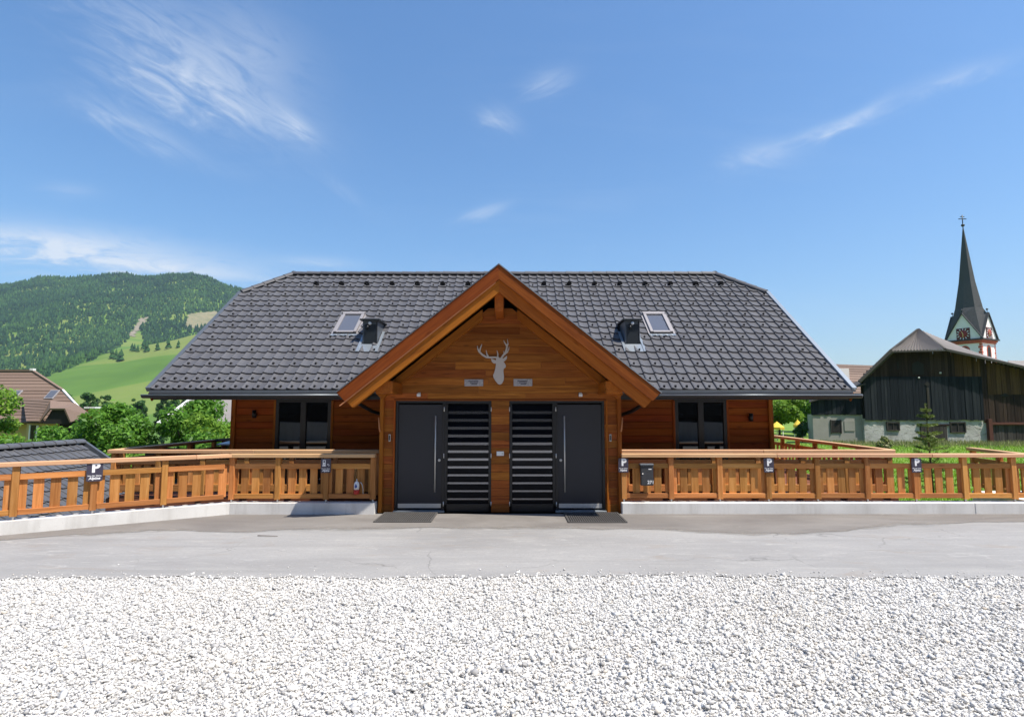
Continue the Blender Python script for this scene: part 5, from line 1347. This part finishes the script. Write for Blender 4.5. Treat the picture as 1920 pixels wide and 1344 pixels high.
lathe('floodlight', [(.06, 0), (.06, .06), (.03, .08)], M_WHITE, bn_, T(30.1, BY - .06, 4.62) @ RX(rad(90)), 12); lathe('floodlight', [(.05, 0), (.05, .06), (.03, .08)], M_WHITE, bn_, T(28.55, BY - .08, 4.28) @ RX(rad(90)), 12)
# roof: corrugated half hip, long right wing, edges
ap_, hL, hR = Vector((29.95, 41.6, 7.90)), Vector((26.46, 39.55, 6.10)), Vector((30.27, 39.55, 6.20))
A = Acc(); A.slab([(24.05, 39.55, 4.0), tuple(hL), tuple(ap_), (38.2, 51.6, 7.9), (32.3, 49.55, 4.0)], .14)
broof = A.make('roof', M_CORRD, bn_)
def corrugated(quad, n, amp, mat, name, parent):
    """ribs run from the lower edge a-b to the upper edge d-c"""
    a, b, c, d = [Vector(v) for v in quad]; nn = (b - a).cross(d - a).normalized(); nn = nn if nn.z > 0 else -nn; V, F = [], []
    for k in range(n * 4 + 1):
        f = k / (n * 4); h = amp * math.sin(k * math.pi / 2)
        V += [a.lerp(b, f) + nn * (h + .05), d.lerp(c, f) + nn * (h + .05), a.lerp(b, f) + nn * (h - .02)]
        if k: i = 3 * k; F += [(i - 3, i, i + 1, i - 2), (i - 1, i + 2, i, i - 3)]
    return mo(name, V, F, mat, parent, smooth=False)
corrugated([hL, hR, ap_ + Vector((.06, 0, 0)), ap_ - Vector((.06, 0, 0))], 17, .075, M_CORR, 'corrugated_hip', broof)
corrugated([hR + Vector((.1, 0, 0)), (37.6, 39.5, 4.55), (40.5, 46.0, 5.30), ap_ + Vector((.05, .05, 0))], 30, .05, M_CORR, 'corrugated_wing', broof)
bar('eave_edge', tuple(hL + Vector((-.1, -.02, -.04))), tuple(hR + Vector((.1, -.02, -.04))), .12, .10, M_CORRD, broof); bar('barge_board', (24.1, 39.5, 3.98), tuple(hL + Vector((-.02, -.05, .05))), .14, .17, M_CORRD, broof)
bar('barge_board', tuple(hR + Vector((0, -.05, 0))), (37.7, 39.45, 4.50), .14, .16, M_CORRD, broof); bar('hip_cap', tuple(hL + Vector((0, 0, .08))), tuple(ap_ + Vector((0, 0, .06))), .16, .08, M_CORRD, broof); bar('hip_cap', tuple(hR + Vector((0, 0, .08))), tuple(ap_ + Vector((0, 0, .06))), .16, .08, M_CORRD, broof)

an = thing('barn_annex', (22.9, 41, -.4), 'low barn annex of grey plaster with dark boards, left of the barn', 'barn')
prism('wall', [(21.15, -.7), (24.62, -.7), (24.62, 1.72), (21.15, 1.72)], BY + .25, 40.95, 'XZ', M_PLASTERG, an)
boards(21.05, 24.62, 1.70, 3.2, BY + .22, .24, B_BLUE, 'boarding', an); bx('inner_wall', (3.4, .2, 1.4), (22.9, BY + .42, 2.4), M_DARK, an)
w = bx('window', (.64, .06, .87), (22.75, BY + .235, .87), M_DARK, an); bx('frame', (.07, .08, .95), (22.40, BY + .22, .87), B_GREY, w); bx('frame', (.07, .08, .95), (23.10, BY + .22, .87), B_GREY, w)
bx('blocked_window', (.72, .04, .72), (23.70, BY + .235, .91), M_PLASTERG, an)
A = Acc(); A.slab([(20.75, 39.9, 2.62), (24.8, 39.9, 3.9), (26.0, 42, 4.3), (22.0, 42, 2.95)], .10); A.make('roof', M_CORRD, an)

# further roofs by the barn
fb = thing('brown_roof_barn', (34, 58, 0), 'brown tiled roof peeping between chalet and barn', 'house')
A = Acc(); A.slab([(28.5, 53, 3.6), (41, 53, 3.0), (41, 57, 6.3), (30.5, 57, 6.65)], .2); r_ = A.make('roof', M_TILEBROWN, fb)
tiled([(28.5, 53, 3.62), (41, 53, 3.02), (41, 57, 6.32), (30.5, 57, 6.67)], 12, M_TILEBROWN, r_); prism('wall', [(29.5, 54), (41, 54), (45, 60), (34, 60)], -1, 4.0, 'XY', M_PLASTERW, fb)
bar('verge_flashing', (28.5, 52.95, 3.5), (27.2, 52.95, 2.2), .2, .12, M_SHEETL, r_)
nv = thing('nave_roof', (92, 112, 0), 'low pale church roof beside the tower at the right edge', 'church')
A = Acc(); A.slab([(92, 104, 7.6), (118, 104, 7.6), (116, 112, 11.6), (98, 112, 11.8)], .3); r_ = A.make('roof', M_CORR, nv); prism('wall', [(93, 106), (117, 106), (117, 118), (98, 118)], -1, 7.5, 'XY', M_PLASTERW, nv)
bx('chimney', (1.6, 1.4, 4.0), (106.6, 113, 11.6), M_DARKSHEET, r_)

# ================================================================== CHURCH TOWER
S_T, TH_T = 6.1, rad(62.0); cnr = Vector((99.3, 119.6)); e1 = Vector((-math.cos(TH_T), math.sin(TH_T))); e2 = Vector((math.sin(TH_T), math.cos(TH_T)))
TC = cnr + (e1 + e2) * S_T / 2
tw = thing('church_tower', (TC.x, TC.y, 0), 'white church tower with red trim, clock gables and a slender dark spire', 'church tower', rz=0)
# tower frame: local x along e2 (right face direction reversed), local y along e1
ang_t = math.atan2(e2.y, e2.x); TM = T(TC.x, TC.y, 0) @ RZ(ang_t)      # local +x = e2, local +y = e1 (rotated 90 deg)
h = S_T / 2; ZC = 16.7
bx('shaft', (S_T, S_T, ZC + 1), (0, 0, (ZC - 1) / 2), M_PLASTERW, tw, TM, bev=.02)
bx('cornice', (S_T + .7, S_T + .7, .35), (0, 0, ZC + .05), M_REDTRIM, tw, TM); bx('cornice', (S_T + 1.3, S_T + 1.3, .28), (0, 0, ZC + .36), M_SHINGLE, tw, TM); bx('cornice', (S_T + .35, S_T + .35, .3), (0, 0, ZC - .3), M_REDTRIM, tw, TM)
for sx_ in (-1, 1):
    for sy_ in (-1, 1):
        for k in range(9):
            w = .62 if k % 2 else .42
            bx('quoin', (w, w, .5), (sx_ * (h + .03 - w / 2), sy_ * (h + .03 - w / 2), ZC - .75 - k * .56), M_REDTRIM, tw, TM, bev=.02)
GHt = 5.6; hw2 = h + .25
for k in range(4):
    Mf = TM @ RZ(k * math.pi / 2) @ T(0, -h, 0)
    gab = prism('gable', [(-hw2, ZC + .5), (hw2, ZC + .5), (0, ZC + .5 + GHt)], -.22, .1, 'XZ', M_PLASTERW, tw, Mf)
    for s in (-1, 1):
        p, q = Mf @ Vector((s * (hw2 + .25), -.30, ZC + .42)), Mf @ Vector((0, -.30, ZC + .62 + GHt)); bar('verge', p, q, .5, .16, M_SHINGLE, gab)
    lathe('finial', [(.06, 0), (.06, .5), (.22, .62), (.22, .8), (.03, .95)], M_DARKSHEET, gab, Mf @ T(0, -.2, ZC + .6 + GHt), 10)
    ck = bx('clock', (2.5, .08, 2.5), (0, -.28, ZC + 1.72), M_BLACKP, tw, Mf)
    lathe('dial', [(.86, 0), (.86, .03)], M_REDDARK, ck, Mf @ T(0, -.325, ZC + 1.72) @ RX(rad(90)), 24)
    for a in range(12):
        Mn = Mf @ T(0, -.34, ZC + 1.72) @ RY(a * math.pi / 6); bx('numeral', (.15, .03, .40), (0, 0, 1.0), M_INK, ck, Mn, bev=.005)
    bx('hand', (.12, .03, .80), (0, 0, -.30), M_GOLD, ck, Mf @ T(0, -.37, ZC + 1.72) @ RY(rad(4))); bx('hand', (.12, .03, .70), (0, 0, .28), M_GOLD, ck, Mf @ T(0, -.375, ZC + 1.72) @ RY(rad(-25)))
    # belfry window
    arch = [(-.62, ZC - 3.6), (.62, ZC - 3.6)] + [(.62 * math.cos(math.pi * j / 8), ZC - 1.75 + .62 * math.sin(math.pi * j / 8)) for j in range(9)]
    fr_ = [(-.95, ZC - 3.7), (.95, ZC - 3.7)] + [(.95 * math.cos(math.pi * j / 8), ZC - 1.75 + .95 * math.sin(math.pi * j / 8)) for j in range(9)]
    bw_ = prism('belfry_window', fr_, -.04, .02, 'XZ', M_REDTRIM, tw, Mf); prism('opening', arch, -.06, -.045, 'XZ', M_DARK, bw_, Mf)
V = []; zb = ZC + .5
corners = [(h + .3, -h - .3), (h + .3, h + .3), (-h - .3, h + .3), (-h - .3, -h - .3)]; mids = [(0, -h - .15), (h + .15, 0), (0, h + .15), (-h - .15, 0)]
for i in range(4): V += [(mids[i][0], mids[i][1], zb + GHt), (corners[i][0], corners[i][1], zb)]
ring = lambda r, z: [(r * math.cos(-math.pi / 2 + j * math.pi / 4) * (1.0 if j % 2 else .95), r * math.sin(-math.pi / 2 + j * math.pi / 4) * (1.0 if j % 2 else .95), z) for j in range(8)]
V += ring(2.62, zb + 7.0) + ring(1.55, zb + 13.0) + ring(.10, zb + 25.2)
F = []
for lv in range(3):
    for j in range(8): a, b = lv * 8 + j, lv * 8 + (j + 1) % 8; F.append((a, b, b + 8, a + 8))
F.append(list(range(24, 32)))
spire = mo('spire', V, F, M_SHINGLE, tw, TM)
zt = zb + 25.2
tube('cross_post', [(0, 0, zt - .3), (0, 0, zt + 3.0)], .10, M_DARKSHEET, spire, TM); lathe('orb', [(.05, 0), (.30, .15), (.36, .35), (.30, .55), (.05, .7)], M_DARKSHEET, spire, TM @ T(0, 0, zt + .3), 12)
Mc = T(TC.x, TC.y, 0)
bx('cross_arm', (1.7, .14, .16), (0, 0, zt + 2.1), M_DARKSHEET, spire, Mc); bx('cross_arm', (.9, .14, .14), (0, 0, zt + 2.6), M_DARKSHEET, spire, Mc)

# ================================================================== PARASOLS AND POST BEHIND THE TERRACE
for (x, y, z, r_, lab) in ((20.35, 44.0, .1, .55, 'yellow parasol partly hidden by the right chalet corner'), (22.1, 44.3, .25, .34, 'small yellow canopy on white legs under the right trees')):
    t = thing('parasol', (x, y, -.5), lab, 'parasol'); A = Acc(); V = [(x, y, z + 1.05)] + [(x + r_ * math.cos(k * math.pi / 4), y + r_ * math.sin(k * math.pi / 4), z + .62) for k in range(8)] + [(x + r_ * math.cos(k * math.pi / 4), y + r_ * math.sin(k * math.pi / 4), z + .45) for k in range(8)]
    mo('canopy', V, [(0, 1 + k, 1 + (k + 1) % 8) for k in range(8)] + [(1 + k, 9 + k, 9 + (k + 1) % 8, 1 + (k + 1) % 8) for k in range(8)], M_YELLOW, t, recalc=False)
    tube('pole', [(x, y, -.6), (x, y, z + 1.0)], .035, M_WHITE, t)
    for e in (-1, 1): tube('leg', [(x + e * r_ * .8, y, -.6), (x + e * r_ * .8, y, z + .5)], .03, M_WHITE, t)
t = thing('white_house', (26.5, 58, -.5), 'pale house wall edge behind the barn annex', 'house'); bx('wall', (3.2, 3, 7), (30.75, 56, 2.5), M_PLASTERW, t); bx('corner_board', (.3, .3, 7), (28.95, 54.4, 2.5), M_SHEETL, t)

# ================================================================== AIR
hz = bpy.data.materials.new('haze_air'); hz.use_nodes = True; hn = hz.node_tree
for n_ in list(hn.nodes):
    if n_.type != 'OUTPUT_MATERIAL': hn.nodes.remove(n_)
pv = hn.nodes.new('ShaderNodeVolumePrincipled'); pv.inputs['Color'].default_value = (.62, .80, 1.0, 1); pv.inputs['Density'].default_value = HAZE; pv.inputs['Anisotropy'].default_value = .2
hn.links.new(pv.outputs[0], [n_ for n_ in hn.nodes if n_.type == 'OUTPUT_MATERIAL'][0].inputs['Volume'])
o = bx('haze', (9200, 5300, 800), (0, 1960, 360), hz, None, bev=0); tag(o, 'thin blue summer haze over the valley', 'haze', kind='stuff')
